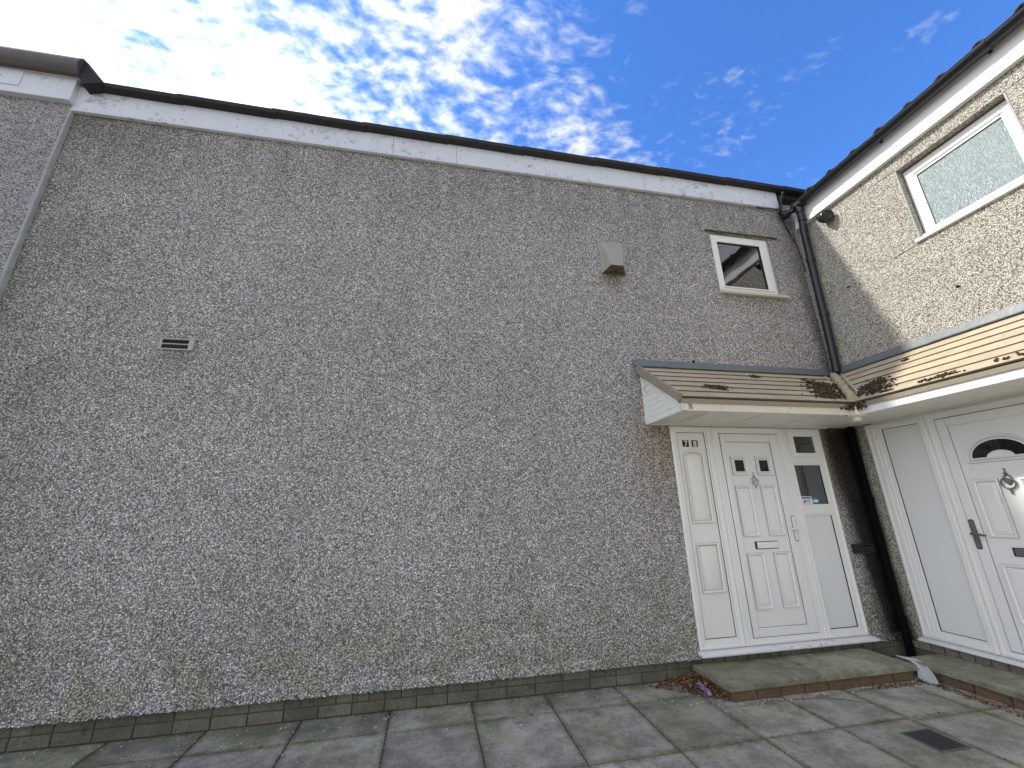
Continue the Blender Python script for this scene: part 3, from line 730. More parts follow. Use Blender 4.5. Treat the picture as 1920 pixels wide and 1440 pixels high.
q = B(Rt); q.tube([(-.245, .118, 5.27), (-.245, .118, 5.20), (-.245, .11, 5.16)], [.060, .050, .048], 14); q.box((-.32, .06, 5.235), (-.17, .178, 5.30), .01); q.make('gutter_outlet', 'black_pvc', gut, smooth=True)
# pantiled eaves course above the gutter, rising away from the gutter
def pantile():
    q = B(None); n = 10; prev = None
    for k in range(n + 1):
        t = k / n; yy = -.145 + .29 * t
        zz_ = .038 * max(0, math.sin((t - .60) / .40 * math.pi)) if t > .60 else .004 * math.sin(t / .6 * math.pi) * -1
        cur = [q.v((-.0, yy, zz_)), q.v((.40, yy, zz_ + .155)), q.v((.40, yy, zz_ + .140)), q.v((.0, yy, zz_ - .016))]
        if prev:
            for i_ in range(4): q.face([prev[i_], prev[(i_ + 1) % 4], cur[(i_ + 1) % 4], cur[i_]])
        else: q.face(cur)
        prev = cur
    q.face(prev); return q.mesh('roof_tile', 'roof_dark', smooth=True)
pt = pantile()
for r_ in range(9):
    for k in range(20):
        o = link('roof_tile', pt, rh, (-.098 + .33 * r_ + U(-.006, .006), -.62 + .12 - .29 * k + U(-.004, .004), 5.360 + .1275 * r_ + .0012 * k + .012))
        o.rotation_euler = (U(-.01, .01), U(-.008, .008), 0)
b = B(); b.prism([(-.05, -6.2, 5.30), (-.05, -6.2, 5.345), (3.1, -6.2, 6.55), (3.1, -6.2, 6.45)], (0, 6.1, 0)); b.make('roof', 'roof_dark', rh)

# upper window with obscure glass
w2 = B(Rt); w2.frame(-2.115, -1.255, 4.06, 4.845, .075, .075, .04, .085, -.15, -.075, .004); w2 = w2.make('window', 'pvc', rh)
s_ = B(Rt); s_.frame(-2.04, -1.33, 4.10, 4.76, .02, .02, .016, .030, -.14, -.082, .003); s_.make('sash', 'pvc', w2)
s_ = B(Rt); s_.frame(-2.024, -1.346, 4.113, 4.734, .006, .006, .006, .007, -.14, -.088, 0); s_.box((-2.04, -.10, 4.748), (-1.33, -.0815, 4.7525)); s_.make('gasket', 'gasket', w2)
s_ = B(Rt); s_.box((-2.02, -.105, 4.117), (-1.35, -.095, 4.729)); s_.make('pane', 'frosted', w2)
s_ = B(Rt); s_.box((-2.15, -.12, 3.985), (-1.212, .030, 4.018), .004); s_.box((-2.12, -.12, 4.018), (-1.25, -.03, 4.06), .004); s_.make('window_sill', 'pvc', rh)
s_ = B(Rt); s_.box((-1.250, -.010, 4.02), (-1.238, .006, 4.862), .002); s_.make('reveal_bead', 'render_edge', rh)
s_ = B(Rt); s_.box((-2.134, -.01, 4.02), (-2.120, .006, 4.862), .002); s_.make('reveal_bead', 'render_edge', rh)
q = B(Rt); 
def crack(q, pts):
    for (a, z0), (c, z1) in zip(pts, pts[1:]): q.prism([(a, .0015, z0), (c, .0015, z1), (c, .0015, z1 + .005), (a, .0015, z0 + .004)], (0, .0012, 0))
crack(q, [(-1.24, 4.876), (-1.15, 4.880), (-1.06, 4.883), (-.985, 4.888)]); crack(q, [(-1.215, 3.972), (-1.13, 3.968), (-1.04, 3.965), (-.98, 3.962)]); crack(q, [(-2.12, 4.868), (-2.3, 4.872), (-2.6, 4.870)])
q.make('crack', 'crack', rh)
for y_, z_ in ((-.467, 3.921), (-1.379, 3.389)):
    q = B(Rt); q.ball((y_, .006, z_), .013, 2, (.6, 1.2, .8)); q.ball((y_ - .012, .008, z_ - .004), .008, 1); q.make('wall_plug', 'black_matt', rh)
# entrance of the right-hand house
fr = B(Rt)
fr.frame(-.782, -.205, .222, 2.30, .060, .125, .056, .05, -.06, W1, .005)
fr.frame(-1.68, -.784, .222, 2.30, .074, .077, .052, .070, -.06, W1, .005)
fr.frame(-2.15, -1.682, .222, 2.30, .055, .06, .056, .05, -.06, W1, .005)
for a in ((-.782, -.205, .222, 2.30), (-1.68, -.784, .222, 2.30), (-2.15, -1.682, .222, 2.30)):
    fr.frame(a[0] + .013, a[1] - .013, a[2] + .013, a[3] - .012, .018, .018, .016, .014, 0, W1 + .008, .003)
fr.frame(-.782 + .04, -.205 - .055, .25, 2.27, .012, .030, .012, .014, 0, W1 + .006, .003)
f2 = fr.make('entrance_frame', 'pvc', rh)
s_ = B(Rt); s_.frame(-.727, -.330, .275, 2.252, .020, .036, .028, .025, -.05, .003, .004); s_.make('bead', 'pvc', f2)
s_ = B(Rt); s_.frame(-.709, -.365, .302, 2.229, .002, .006, .006, .006, -.05, -.003, 0); s_.make('gasket', 'gasket', f2)
s_ = B(Rt); s_.box((-.712, -.045, .298), (-.362, -.010, 2.232)); s_.make('side_panel', 'panel_grey', rh, label='flat white panel between the door and the dark corner')
s_ = B(Rt); s_.box((-2.10, -.045, .298), (-1.74, -.010, 2.232)); s_.make('side_panel', 'panel_grey', rh)
dr = B(Rt)
dr.frame(-1.600, -.867, .280, 2.224, .078, .078, .078, .078, -.05, .020, .005)
dr.box((-1.525, -.045, .355), (-.944, .006, 2.149))
for a, c in ((-1.172, -.988), (-1.476, -1.292)):
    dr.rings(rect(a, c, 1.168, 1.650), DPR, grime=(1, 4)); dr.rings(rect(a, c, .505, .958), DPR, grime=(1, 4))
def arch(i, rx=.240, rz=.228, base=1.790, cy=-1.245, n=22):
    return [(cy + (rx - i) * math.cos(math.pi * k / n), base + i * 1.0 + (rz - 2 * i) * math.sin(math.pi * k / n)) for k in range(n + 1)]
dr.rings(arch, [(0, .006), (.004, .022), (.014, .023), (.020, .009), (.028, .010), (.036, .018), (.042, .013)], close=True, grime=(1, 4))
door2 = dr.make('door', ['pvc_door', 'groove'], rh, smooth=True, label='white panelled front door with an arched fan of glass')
s_ = B(Rt)
n = 20; out = [(-1.245 + .196 * math.cos(math.pi * k / n), 1.828 + .150 * math.sin(math.pi * k / n)) for k in range(n + 1)]
inn = [(-1.245 + .085 * math.cos(math.pi * k / n), 1.828 + .050 * math.sin(math.pi * k / n)) for k in range(n + 1)]
for k in range(n): s_.poly([(out[k][0], .0145, out[k][1]), (out[k + 1][0], .0145, out[k + 1][1]), (inn[k + 1][0], .0145, inn[k + 1][1]), (inn[k][0], .0145, inn[k][1])])
s_.make('pane', 'dark_glass', door2)
s_ = B(Rt)
s_.tube([(a, .016, c) for a, c in out], .004, 6); s_.tube([(a, .016, c) for a, c in inn], .005, 6)
s_.tube([(-1.245 - .196, .016, 1.828), (-1.245 - .085, .016, 1.828)], .004, 6); s_.tube([(-1.245 + .196, .016, 1.828), (-1.245 + .085, .016, 1.828)], .004, 6)
s_.make('glazing_bead', 'pvc', door2, smooth=True)
s_ = B(Rt); s_.frame(-1.606, -.861, .274, 2.230, .006, .006, .006, .006, -.05, .008, 0); s_.frame(-1.527, -.942, .353, 2.151, .005, .005, .005, .005, -.04, .0095, 0); s_.make('gasket', 'gap', door2)
knocker(Rt, -1.232, 1.625, 1.05, 'satin', door2, .006)
handle(Rt, -.892, 1.069, 1.307, -1, 'satin', door2, .020)
s_ = B(Rt); s_.box((-1.37, .004, 1.024), (-1.098, .0145, 1.094), .003); s_.make('letter_plate', 'gasket', door2)
s_ = B(Rt); s_.box((-1.365, .013, 1.030), (-1.112, .020, 1.088), .004); s_.make('letter_flap', 'satin', door2)
b = B(Rt); b.prism([(-.19, -.05, .196), (-.19, .055, .184), (-.19, .06, .190), (-.19, .06, .205), (-.19, -.05, .221)], (-1.98, 0, 0)); b.make('threshold', 'sill', rh)
b = B(); b.box((.10, -2.15, .1), (2.2, -.25, 2.6))
bmesh.ops.delete(b.bm, geom=[f for f in b.bm.faces if all(abs(v.co.x - .10) < 1e-4 for v in f.verts)], context='FACES_ONLY'); b.make('hall', 'room', rh)

# ================================================================== CANOPIES
Z1, Z0, DD = 2.945, 2.418, .69
SL = math.hypot(Z1 - Z0, DD); ca = DD / SL; sa = (Z1 - Z0) / SL
def canopy(T, parent, u_end, name):
    cn = B(T)   # soffit is the carrier part
    e = u_end
    soff = [(e + .02, .0, 2.312), (e + .02, .648, 2.312), (-.648, .648, 2.312), (0, 0, 2.312)]
    cn.prism(soff, (0, 0, .012))
    # strips that cover the joints of the soffit boards
    root = cn.make('porch_canopy', 'pvc_soffit', parent, label='tan tiled porch canopy with white fascia over the door')
    for u in ([-2.28, -2.22, -1.62, -1.02] if T is Mn else [-1.0, -1.65]):
        q = B(T); q.box((u - .014, .10, 2.306), (u + .014, .640, 2.3125), .002); q.make('soffit_trim', 'pvc_soffit', root)
    q = B(T); q.box((e + .03, .605, 2.303), (-.70, .645, 2.3125), .002); q.box((e + .03, .0, 2.300), (-.3, .028, 2.3125), .002); q.make('soffit_trim', 'pvc_soffit', root)
    q = B(T); q.box((e + .005, .648, 2.300), (-.668, .668, 2.384), .003); q.make('fascia', 'fascia_canopy' if T is Mn else 'fascia_white', root)
    ncr = 6; ex = SL / ncr
    for c_ in range(ncr):
        s0 = c_ * ex; s1 = s0 + ex + .002
        width = .335; st = (c_ % 2) * .5 * width; u = -st
        while u > e - .001:
            a = u; c = max(u - width, e); u -= width
            if a > 0: a = 0
            if a - c < .02 or -c < s0 * ca: continue
            q = B(T); j0 = U(-.0012, .0012); j1 = U(-.0012, .0012)
            def pt_(u_, s_, n_): return (u_, s_ * ca + n_ * sa, Z1 - s_ * sa + n_ * ca)
            aa, cc = a - .0006, c + .0006
            q.prism([pt_(aa, s0, .000), pt_(aa, s0, .005), pt_(aa, s1 - .003, .026 + j0), pt_(aa, s1, .022 + j1), pt_(aa, s1, -.002)], (0, 0, 0)) if False else None
            A = [q.v(p) for p in (pt_(aa, s0, -.012), pt_(aa, s0, .004), pt_(aa, s1 - .003, .019 + j0), pt_(aa, s1, .016 + j0), pt_(aa, s1, .001))]
            C = [q.v(p) for p in (pt_(cc, s0, -.012), pt_(cc, s0, .004), pt_(cc, s1 - .003, .019 + j1), pt_(cc, s1, .016 + j1), pt_(cc, s1, .001))]
            q.face(A); q.face(C)
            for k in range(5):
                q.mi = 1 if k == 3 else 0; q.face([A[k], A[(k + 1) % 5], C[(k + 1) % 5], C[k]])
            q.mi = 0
            if -a < (s1 * ca + .03):
                pn_ = Vector((1, -1, 0)) if T is Mn else Vector((-1, 1, 0))
                # keep the side away from the valley
                bmesh.ops.bisect_plane(q.bm, geom=q.bm.verts[:] + q.bm.edges[:] + q.bm.faces[:], plane_co=(0, 0, 0), plane_no=pn_, clear_outer=True)
                bmesh.ops.holes_fill(q.bm, edges=q.bm.edges[:])
                if not q.bm.verts: continue
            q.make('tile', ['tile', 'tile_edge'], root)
    # thick under-eaves tile edge
    q = B(T); q.prism([(e, DD - .06, Z0 + .025), (e, DD - .004, Z0 - .010), (e, DD - .008, Z0 - .048), (e, DD - .06, Z0 - .04)], (-e - .70, 0, 0)); q.make('eaves_tile', 'verge_tan', root)
    q = B(T); q.prism([(e, .0, 2.944), (e, .0, 3.037), (e, .014, 3.037), (e, .022, 2.985), (e, .062, 2.943), (e, .058, 2.938), (e, .018, 2.955)], (-e - .055 + .06, 0, 0)) if False else None
    q = B(T)
    n = 40; prev = None; u0_ = e - .07 if T is Mn else e
    for i in range(n + 1):
        u = u0_ + (-.05 - u0_) * i / n; j = U(-.002, .002)
        cur = [q.v(p) for p in ((u, .000, 3.038 + j), (u, .010, 3.036 + j), (u, .034, 2.962 + j), (u, .032, 2.953 + j), (u, .0, 2.955))]
        if prev:
            for k in range(5): q.face([prev[k], prev[(k + 1) % 5], cur[(k + 1) % 5], cur[k]])
        else: q.face(cur)
        prev = cur
    q.face(prev); q.make('lead_flashing', 'lead', root)
    return root
can1 = canopy(Mn, house, -2.575, 'a'); can1['label'] = 'tan tiled porch canopy over the 78 door, with a white gable cheek'
can2 = canopy(Rt, rh, -3.05, 'b'); can2['label'] = 'tan tiled porch canopy over the arched-glass door, partly sunlit'
# verge strip, gable cheek
q = B(Mn)
def sp_(u, s_, n_): return (u, s_ * ca + n_ * sa, Z1 - s_ * sa + n_ * ca)
q.prism([sp_(-2.575, 0, -.055), sp_(-2.575, 0, .03), sp_(-2.575, SL + .005, .032), sp_(-2.575, SL + .005, -.030)], (-.035, 0, 0)); q.make('verge_trim', 'verge_tan', can1)
q = B(Mn)
tri = [(0, 2.845), (0, 2.302), (.655, 2.302), (.655, 2.372)]
q.prism([(-2.548, a, z) for a, z in tri], (-.012, 0, 0)); chk = q.make('gable_cheek', 'gable', can1)
q = B(Mn)
q.prism([(-2.560, 0, 2.845), (-2.560, 0, 2.302), (-2.560, .05, 2.302), (-2.560, .05, 2.808)], (-.008, 0, 0))
q.prism([(-2.560, .05, 2.812), (-2.560, .05, 2.758), (-2.560, .655, 2.320), (-2.560, .655, 2.374)], (-.0075, 0, 0)); q.make('cheek_trim', 'gable', chk)
# board grooves: boards run diagonally, slightly proud of one another
for k in range(9):
    z0 = 2.305 + k * .058
    q = B(Mn); zt = min(z0 + .052, 2.80); lim = lambda z: max(.052, min(.60, (2.790 - z) / (2.790 - 2.345) * .60))
    if z0 > 2.75: break
    q.prism([(-2.560, .052, z0), (-2.560, lim(z0), z0 + .0), (-2.560, lim(zt), zt), (-2.560, .052, zt)], (-.004, 0, 0)); q.make('board', 'gable', chk)
q = B(Mn); add_text(q, '78', .072, -2.488, .6690, 2.3125, 0, sx=.62, extrude=.0006); q.make('house_number', 'ink', can1, recalc=False)
# valley caps between the two canopies
vd = Vector((-DD, -DD, Z0 - Z1)); vl = vd.length; vn = vd.normalized()
for k in range(5):
    a = Vector((-.055, -.055, Z1 + .018)) + vd * (k / 5 * .93); c = Vector((-.055, -.055, Z1 + .018)) + vd * ((k + 1.1) / 5 * .93)
    q = B(); q.tube([tuple(a), tuple(c)], [.030, .043], 14); q.make('valley_cap', 'tile', can1, smooth=True)
q = B(); side_ = Vector((1, -1, 0)).normalized()
for s_g in (-1, 1):
    a = Vector((-.05, -.05, Z1 + .012)) + side_ * .078 * s_g; c = a + vd * .95
    q.tube([tuple(a), tuple(c)], .014, 8)
q.make('valley_trim', 'tile', can1, smooth=True)
q = B(); q.box((-.735, -.735, 2.285), (-.62, -.62, 2.385), .012); q.box((-.70, -.70, 2.24), (-.645, -.645, 2.30), .008); q.make('corner_block', 'fascia_canopy', can1)
q = B(); q.tube([(-.71, -.71, 2.36), (-.70, -.70, 2.30)], .030, 10); q.make('valley_spout', 'black_matt', can1)

# ================================================================== LEFT-HAND HOUSE
lh = empty('terraced_house', (-11, 0, 0), 'pinkish pebbledashed neighbouring house at the far left edge, with a taller brown-edged roof', 'house')
b = B(Mn); b.box((-14.5, -.2, .16), (-8.462, .04, 5.50)); b.make('wall', 'wall_left', lh)
b = B(Mn)
prev = None
for i in range(60):
    z = .16 + (5.40 - .16) * i / 59; j = U(-.004, .004); k_ = U(-.003, .003)
    cur = [b.v((-8.47, .040 + j, z)), b.v((-8.463, .046 + j, z)), b.v((-8.450 + k_, .043 + j, z)), b.v((-8.446 + k_, .036, z)), b.v((-8.442 + j, .002, z)), b.v((-8.462, -.02, z))]
    if prev:
        for q_ in range(5): b.face([prev[q_], prev[q_ + 1], cur[q_ + 1], cur[q_]])
    prev = cur
b.make('edge_bead', 'render_edge', lh)
b = B(Mn); b.box((-14.5, .0, 5.475), (-8.455, .085, 5.745), .003); b.make('fascia_board', 'fascia_old', lh)
b = B(Mn); b.box((-14.5, .0, 5.447), (-8.452, .096, 5.473), .004); b.make('fascia_trim', 'fascia_old', lh)
b = B(Mn); b.box((-14.5, .084, 5.54), (-8.895, .094, 5.80), .002); b.make('fascia_patch', 'fascia_old', lh)
b = B(Mn); b.prism([(-14.5, .0, 5.745), (-14.5, .09, 5.745), (-14.5, .13, 5.775), (-14.5, .0, 5.79)], (6.06, 0, 0)); b.make('soffit', 'fascia_canopy', lh)
b = B(Mn)
pr = [(.02, 5.79), (.10, 5.745), (.15, 5.735), (.185, 5.77), (.20, 5.83), (.19, 5.89), (.165, 5.93), (.10, 5.95), (-.1, 5.96)]
b.prism([(-14.5, a_, z_) for a_, z_ in pr], (6.10, 0, 0)); b.make('verge_board', 'roof_brown', lh, smooth=True)
b = B(Mn); b.prism([(-8.405, .15, 5.945), (-8.395, .15, 5.76), (-8.35, .15, 5.615), (-8.185, .15, 5.675), (-8.30, .15, 5.80)], (0, -.9, 0)); b.make('verge_return', 'roof_dark', lh)
b = B(); b.prism([(-14.5, -.02, 5.93), (-14.5, 6, 7.2), (-14.5, 6, 7.1), (-14.5, -.02, 5.85)], (6.1, 0, 0)); b.make('roof', 'roof_dark', lh)

# ================================================================== LOOSE THINGS
# rainwater pipe in the corner
dp = B(); dp.tube([(-.11, -.245, 5.20), (-.10, -.235, 5.08), (-.075, -.195, 4.9), (-.072, -.17, 4.3), (-.07, -.15, 3.6), (-.068, -.125, 3.05), (-.070, -.115, 2.97)], .043, 16)
dpo = empty('downpipe', (-.07, -.15, 2.97), 'black rainwater pipe running down the corner onto the porch tiles', 'drainpipe'); dp.make('pipe', 'black_pvc', dpo, smooth=True)
for x, y, z in ((-.095, -.232, 5.06), (-.070, -.155, 3.72), (-.072, -.176, 4.48)):
    q = B(); q.tube([(x, y, z - .03), (x, y, z + .03)], .0495, 16); q.box((x + .01, y - .012, z - .012), (-.0, y + .012, z + .012)); q.make('bracket', 'black_pvc', dpo, smooth=True)
q = B(); q.tube([(-.15, -.20, 5.22), (-.20, -.10, 5.24), (-.21, -.05, 5.30), (-.21, -.10, 5.44), (-.20, -.16, 5.55)], [.034, .032, .030, .024, .02], 12); q.ball((-.20, -.12, 5.50), .032, 2); q.box((-.22, -.14, 5.19), (-.12, -.03, 5.29), .02); q.make('outlet_elbow', 'black_pvc', dpo, smooth=True)
sp2 = empty('soil_pipe', (-.075, -.14, .1), 'black pipe low in the dark corner under the porch canopies', 'drainpipe')
q = B(); q.tube([(-.06, -.085, 2.31), (-.06, -.085, 1.2), (-.06, -.085, .02)], .036, 16); q.make('pipe', 'black_matt', sp2, smooth=True)
for z in (.35, 1.5): q = B(); q.tube([(-.06, -.085, z - .03), (-.06, -.085, z + .03)], .044, 16); q.make('collar', 'black_matt', sp2, smooth=True)
# cables by the fascia end
cb_ = B(); 
cb_.tube([(-.55, -.03, 5.36), (-.45, -.045, 5.345), (-.33, -.05, 5.352), (-.2, -.05, 5.345), (-.1, -.06, 5.30)], .006, 6)
cb_.tube([(-.20, -.05, 5.34), (-.17, -.04, 5.1), (-.11, -.03, 4.95), (-.04, -.035, 4.80), (-.02, -.03, 4.4)], .006, 6)
cb_.tube([(-.24, -.06, 5.30), (-.20, -.05, 5.16), (-.13, -.05, 5.0), (-.07, -.06, 4.86)], .005, 6)
cbo = cb_.make('cable', 'black_pvc', smooth=True, label='thin black cables looping at the end of the old fascia by the corner', category='cable')
# security camera
sc2 = empty('security_camera', (-.04, -.40, 4.98), 'black security camera under the white fascia beside the corner pipe', 'camera')
q = B(); q.tube([(-.0, -.405, 4.985), (-.045, -.405, 4.985)], .034, 14); q.make('mount', 'black_pvc', sc2, smooth=True)
q = B(); q.tube([(-.035, -.405, 4.985), (-.065, -.42, 4.95), (-.075, -.45, 4.92)], [.020, .018, .022], 12); q.make('arm', 'black_pvc', sc2, smooth=True)
q = B(); q.tube([(-.05, -.435, 4.925), (-.06, -.455, 4.912), (-.085, -.505, 4.878), (-.100, -.535, 4.862), (-.104, -.545, 4.858)], [.034, .062, .076, .078, .068], 18); q.make('housing', 'black_pvc', sc2, smooth=True)
q = B(); q.tube([(-.103, -.543, 4.858), (-.107, -.551, 4.855)], .040, 16); q.make('lens', 'glass', sc2, smooth=True)

# steps
def stepthing(label, stones, bricks, loc):
    s = empty('door_step', loc, label, 'step')
    for (x0, x1, y0, y1) in stones:
        q = B(); q.box((x0, y0, .072), (x1, y1, .120), .008)
        for v in q.bm.verts: v.co += Vector((0, 0, U(-.001, .001)))
        q.make('step_stone', 'step_stone', s)
    return s
s1 = stepthing('green-stained stone step on red bricks below the 78 door', [(-2.415, -1.515, -.515, -.030), (-1.510, -.565, -.515, -.030)], 0, (-1.5, -.27, 0))
u = -2.385
while u < -.60:
    e_ = min(u + .225, -.60); brick(s1, Mn, u + .004, e_ - .004, .490, .0, .069, 'brick_red', .10); u = e_
y = -.03
while y > -.38:
    q = B(); q.box((-2.388, y - .215, 0), (-2.29, y - .004, .069), .004); q.make('brick', 'brick_red', s1); y -= .22
q = B(); q.box((-2.37, -.475, -.03), (-.62, -.02, .071)); q.make('mortar', 'mortar', s1)
s2 = stepthing('green-stained stone step at the right, below the arched-glass door', [(-.485, -.030, -1.22, -.34), (-.485, -.030, -2.13, -1.225)], 0, (-.25, -1.2, 0))
u = -.37
while u > -2.1:
    brick(s2, Rt, u - .221, u - .004, .458, .0, .069, 'brick_red', .10); u -= .225
q = B(); q.box((-.44, -2.1, -.03), (-.02, -.37, .071)); q.make('mortar', 'mortar', s2)

# drain cover
dc = empty('drain_cover', (-1.515, -1.26, 0), 'small dark square drain cover set in the paving at lower right', 'drain cover')
q = B(); q.box((-1.625, -1.365, -.01), (-1.420, -1.152, .0075), .004)
q.make('cover_plate', 'iron', dc)
q = B()
for i in range(7):
    for j in range(7): q.box((-1.608 + i * .0265, -1.35 + j * .0275, .007), (-1.593 + i * .0265, -1.335 + j * .0275, .0098))
q.make('tread', 'iron', dc, kind='stuff')
q = B(); q.frame(0, 0, 0, 0, 0, 0, 0, 0, 0, 0, 0) if False else None
for a, c in (((-1.640, -1.38, -.01), (-1.627, -1.137, .006)), ((-1.418, -1.38, -.01), (-1.405, -1.137, .006)), ((-1.627, -1.38, -.01), (-1.418, -1.367, .006)), ((-1.627, -1.150, -.01), (-1.418, -1.137, .006))): q.box(a, c, .002)
q.make('surround', 'brick', dc)

# crisp packet
q = B(); n = 14; m_ = 8; grid = []
A_ = Vector((-2.475, -.17, .035)); C_ = Vector((-2.515, -.40, .03)); L_ = C_ - A_; W_ = Vector((.045, -.008, .004))
for i in range(n + 1):
    row = []
    for j in range(m_ * 2):
        t = j / (m_ * 2) * 2 * math.pi; s = i / n; pinch = 1 - .35 * abs(2 * s - 1) ** 3
        p = A_ + L_ * s + W_ * (math.cos(t) * .55 * pinch) + Vector((0, 0, 1)) * (math.sin(t) * .020 * (1 - abs(2 * s - 1) ** 4 * .8))
        p += Vector((noise.noise(p * 40), noise.noise(p * 40 + Vector((9, 0, 0))), noise.noise(p * 40 + Vector((0, 9, 0))))) * .010
        row.append(q.v(p))
    grid.append(row)
for a, c in zip(grid, grid[1:]):
    for j in range(len(a)): q.face([a[j], a[(j + 1) % len(a)], c[(j + 1) % len(a)], c[j]])
q.face(grid[0]); q.face(grid[-1])
q.make('sweet_wrapper', 'packet', smooth=False, label='crumpled purple wrapper lying in dead leaves beside the step', category='wrapper')
# white plastic scrap draped from the corner between the steps
q = B(); rows_ = [  # (left, right) edges going from the corner down to the paving
    ((-.520, -.31, .1235), (-.512, -.305, .1235)), ((-.525, -.38, .126), (-.470, -.375, .126)), ((-.530, -.435, .126), (-.445, -.43, .128)),
    ((-.530, -.470, .105), (-.458, -.485, .118)), ((-.550, -.490, .060), (-.490, -.545, .098)), ((-.572, -.500, .022), (-.530, -.605, .070)), ((-.575, -.545, .008), (-.556, -.640, .040)), ((-.570, -.60, .005), (-.560, -.645, .020))]
gr = []
for a, c in rows_:
    a = Vector(a); c = Vector(c); row = []
    for k in range(9):
        p = a.lerp(c, k / 8); p.z += .006 * math.sin(k / 8 * math.pi * 2.3) + noise.noise(p * 30) * .005; row.append(q.v(p))
    gr.append(row)
for a, c in zip(gr, gr[1:]):
    for k in range(8): q.face([a[k], a[k + 1], c[k + 1], c[k]])
bmesh.ops.solidify(q.bm, geom=q.bm.faces[:], thickness=.0015)
bgs = q.make('plastic_sheet', 'bag', smooth=True, label='torn white plastic sheet crumpled between the two door steps', category='plastic sheet')
q = B(); q.tube([(-.60, -.03, .20), (-.57, -.05, .14), (-.55, -.08, .124)], [.006, .009, .005], 7); q.make('plastic_scrap', 'blue_tape', smooth=True, label='twisted scrap of blue plastic behind the step in the dark corner', category='plastic scrap')

# leaf litter, grit
def flakes(n, fn, size, flat=.3, jit=1.0):
    q = B()
    for i in range(n):
        p = Vector(fn()); s = U(*size); d = Vector((U(-1, 1), U(-1, 1), U(-flat, flat))).normalized(); e_ = d.cross(Vector((U(-.3, .3), U(-.3, .3), 1))).normalized()
        a = d * s; c = e_ * s * U(.35, .6); k = Vector((0, 0, s * .25))
        vs = [q.v(p + a), q.v(p + c + k), q.v(p - a), q.v(p - c + k)]; mid = q.v(p - Vector((0, 0, s * .12)))
        for i_ in range(4): q.face([vs[i_], vs[(i_ + 1) % 4], mid])
    return q
def pile():
    while True:
        x = U(-2.86, -2.36); y = U(-.50, -.02); t = (x + 2.86) / .5
        if y < -.10 - .40 * t: continue
        if R() > (.25 + .75 * t): continue
        hgt = max(0, (.09 * t - abs(y + .14) * .12)); return (x, y, .004 + hgt * R())
flakes(1150, pile, (.006, .017)).make('leaf_litter', 'leaves', label='pile of dead brown leaves and bits left of the 78 door step', category='leaf litter', kind='stuff')
def gutter_():
    t = R(); x = -.50 - U(.0, .10) - .03 * t; y = -.50 - 1.1 * t
    if R() < .3: x = U(-1.1, -.6); y = -.52 - U(0, .06)
    return (x, y, .003 + .012 * R())
flakes(650, gutter_, (.005, .015)).make('leaf_litter', 'leaves', label='thin line of leaves and litter along the foot of the right-hand step', category='leaf litter', kind='stuff')
q = B()
for i in range(520):
    r = R()
    if r < .45: x, y = U(-8, -2.4), -abs(random.gauss(0, .28)) - .01
    elif r < .7: x, y = U(-2.4, -.6), -.5 - abs(random.gauss(0, .06))
    elif r < .85: x, y = random.gauss(-2.5, .2), random.gauss(-.4, .12)
    else: x, y = -.5 - abs(random.gauss(0, .07)), U(-1.5, -.5)
    if y > -.01: continue
    q.ball((x, y, .003), U(.0025, .0065), 1, (1, U(.6, 1.3), .7))
q.make('grit', 'grit', label='white grit and fallen pebbledash chips scattered along the paving', category='grit', kind='stuff')

def joint_():
    r = R()
    if r < .6:
        x = random.choice(XJ[:10]) + random.gauss(0, .004); y = -U(0, 1.7) if x < -2.5 else -U(.55, 1.7)
    else:
        x = U(-7.5, -2.5); y = random.choice((-.31, -.99)) + random.gauss(0, .004)
        if R() < .3: x = U(-2.5, -.8); y = -.99 + random.gauss(0, .004)
    return (x, y, .001 + .003 * R())
flakes(1500, joint_, (.003, .009)).make('leaf_litter', 'leaves', label='brown crumbs and moss caught in the joints between the paving slabs', category='leaf litter', kind='stuff')
def foot_():
    return (U(-8, -2.6), -abs(random.gauss(0, .02)) - .0, .002 + .006 * R())
flakes(500, foot_, (.003, .010)).make('leaf_litter', 'leaves', label='thin line of dirt and leaf bits along the foot of the long grey wall', category='leaf litter', kind='stuff')
q = B()
for (x0, y0), (x1, y1) in zip([(-1.94, -.56), (-1.80, -.575), (-1.66, -.60), (-1.52, -.66), (-1.385, -.76)], [(-1.80, -.575), (-1.66, -.60), (-1.52, -.66), (-1.385, -.76), (-1.38, -.77)]):
    q.prism([(x0, y0, .0032), (x1, y1, .0032), (x1, y1 - .006, .0032), (x0, y0 - .005, .0032)], (0, 0, .0008))
q.make('crack', 'crack', ground)
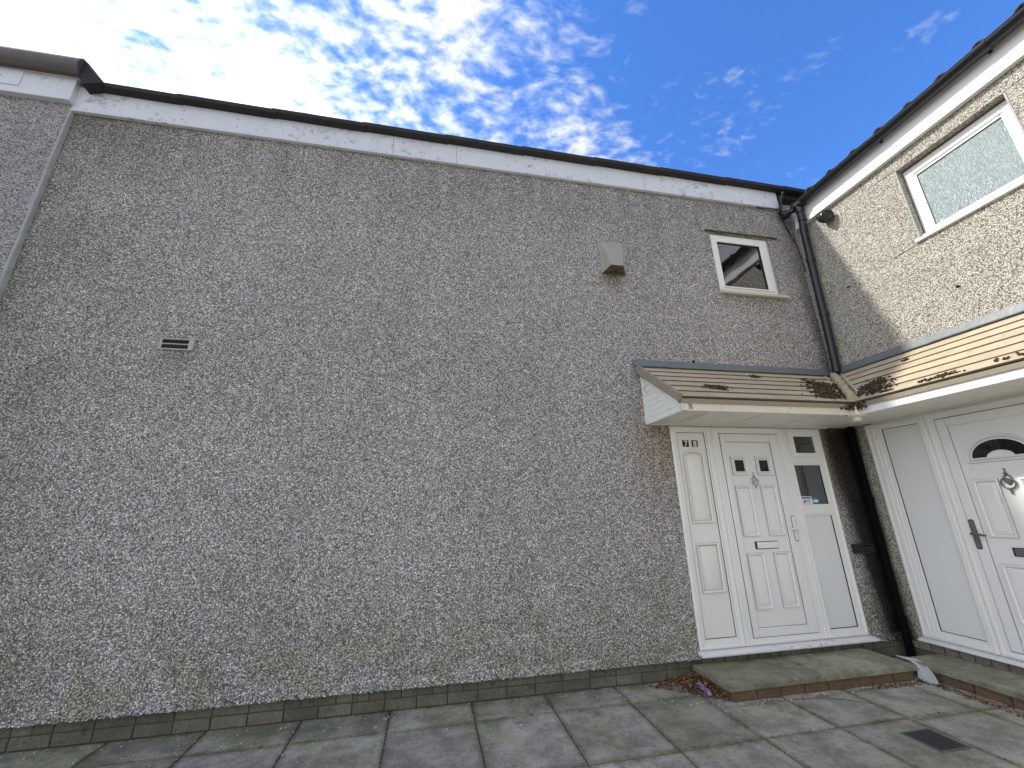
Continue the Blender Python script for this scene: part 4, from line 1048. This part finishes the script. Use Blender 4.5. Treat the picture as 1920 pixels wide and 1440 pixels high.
# moss on the canopies
q = B()
def tuft(p, n, spread, size=(.005, .013), along=None):
    for i in range(int(n * 1.7)):
        d = Vector((random.gauss(0, spread[0]), random.gauss(0, spread[1]), 0))
        if along is not None: d = along * random.gauss(0, spread[0]) + along.cross(Vector((0, 0, 1))) * random.gauss(0, spread[1])
        pp = p + d; dd = -pp.y if abs(pp.x) > abs(pp.y) else -pp.x
        pp.z = Z1 - dd / DD * (Z1 - Z0) + .022 + U(0, .012)
        if dd < 0 or dd > DD + .02: continue
        q.ball(pp, U(*size), 1, (1.3, 1.0, .8))
for x, y, n, sx, sy in ((-2.05, -.50, 70, .06, .022), (-1.25, -.16, 26, .03, .012), (-.62, -.28, 70, .055, .05), (-.72, -.42, 110, .07, .05), (-.78, -.55, 120, .08, .04), (-.50, -.33, 60, .05, .05), (-.86, -.62, 60, .09, .02)):
    tuft(Vector((x, y, 0)), n, (sx, sy))
for x, y, n, sx, sy in ((-.50, -.78, 150, .045, .06), (-.60, -.86, 60, .03, .09), (-.67, -1.45, 40, .010, .05), (-.67, -1.30, 12, .008, .04), (-.67, -1.0, 12, .006, .05), (-.20, -.92, 12, .01, .012), (-.665, -1.9, 20, .01, .1)):
    tuft(Vector((x, y, 0)), n, (sx, sy))
for i in range(420):
    t = U(.35, 1.05); s = random.choice((-1, 1)) * U(.03, .12) * t; p = Vector((-.05, -.05, Z1)) + vd * t * .93 + side_ * s
    q.ball(p + Vector((0, 0, U(-.02, .015) - (.03 if t > .95 else 0))), U(.005, .014), 1, (1.2, 1, .8))
for i in range(180):
    p = Vector((-.69 + random.gauss(0, .05), -.69 + random.gauss(0, .05), 2.37 + random.gauss(0, .025))); q.ball(p, U(.006, .015), 1)
q.make('moss', 'moss', label='dark moss tufts growing on the tan canopy tiles around the valley', category='moss', kind='stuff')
# bright scrapes on the grey wall
for x, z, l in ((-2.036, 3.809, .05), (-2.13, 4.914, .055)):
    q = B(Mn); q.prism([(x - l * .5, .002, z - l * .5), (x + l * .5, .002, z + l * .45), (x + l * .5, .002, z + l * .6), (x - l * .5, .002, z - l * .3)], (0, .003, 0)); q.make('scrape', 'render_edge', house)
q = B(Mn); q.ball((-1.891, .02, 3.047), .014, 2, (1.2, 1, 1)); q.make('bolt', 'black_matt', house)
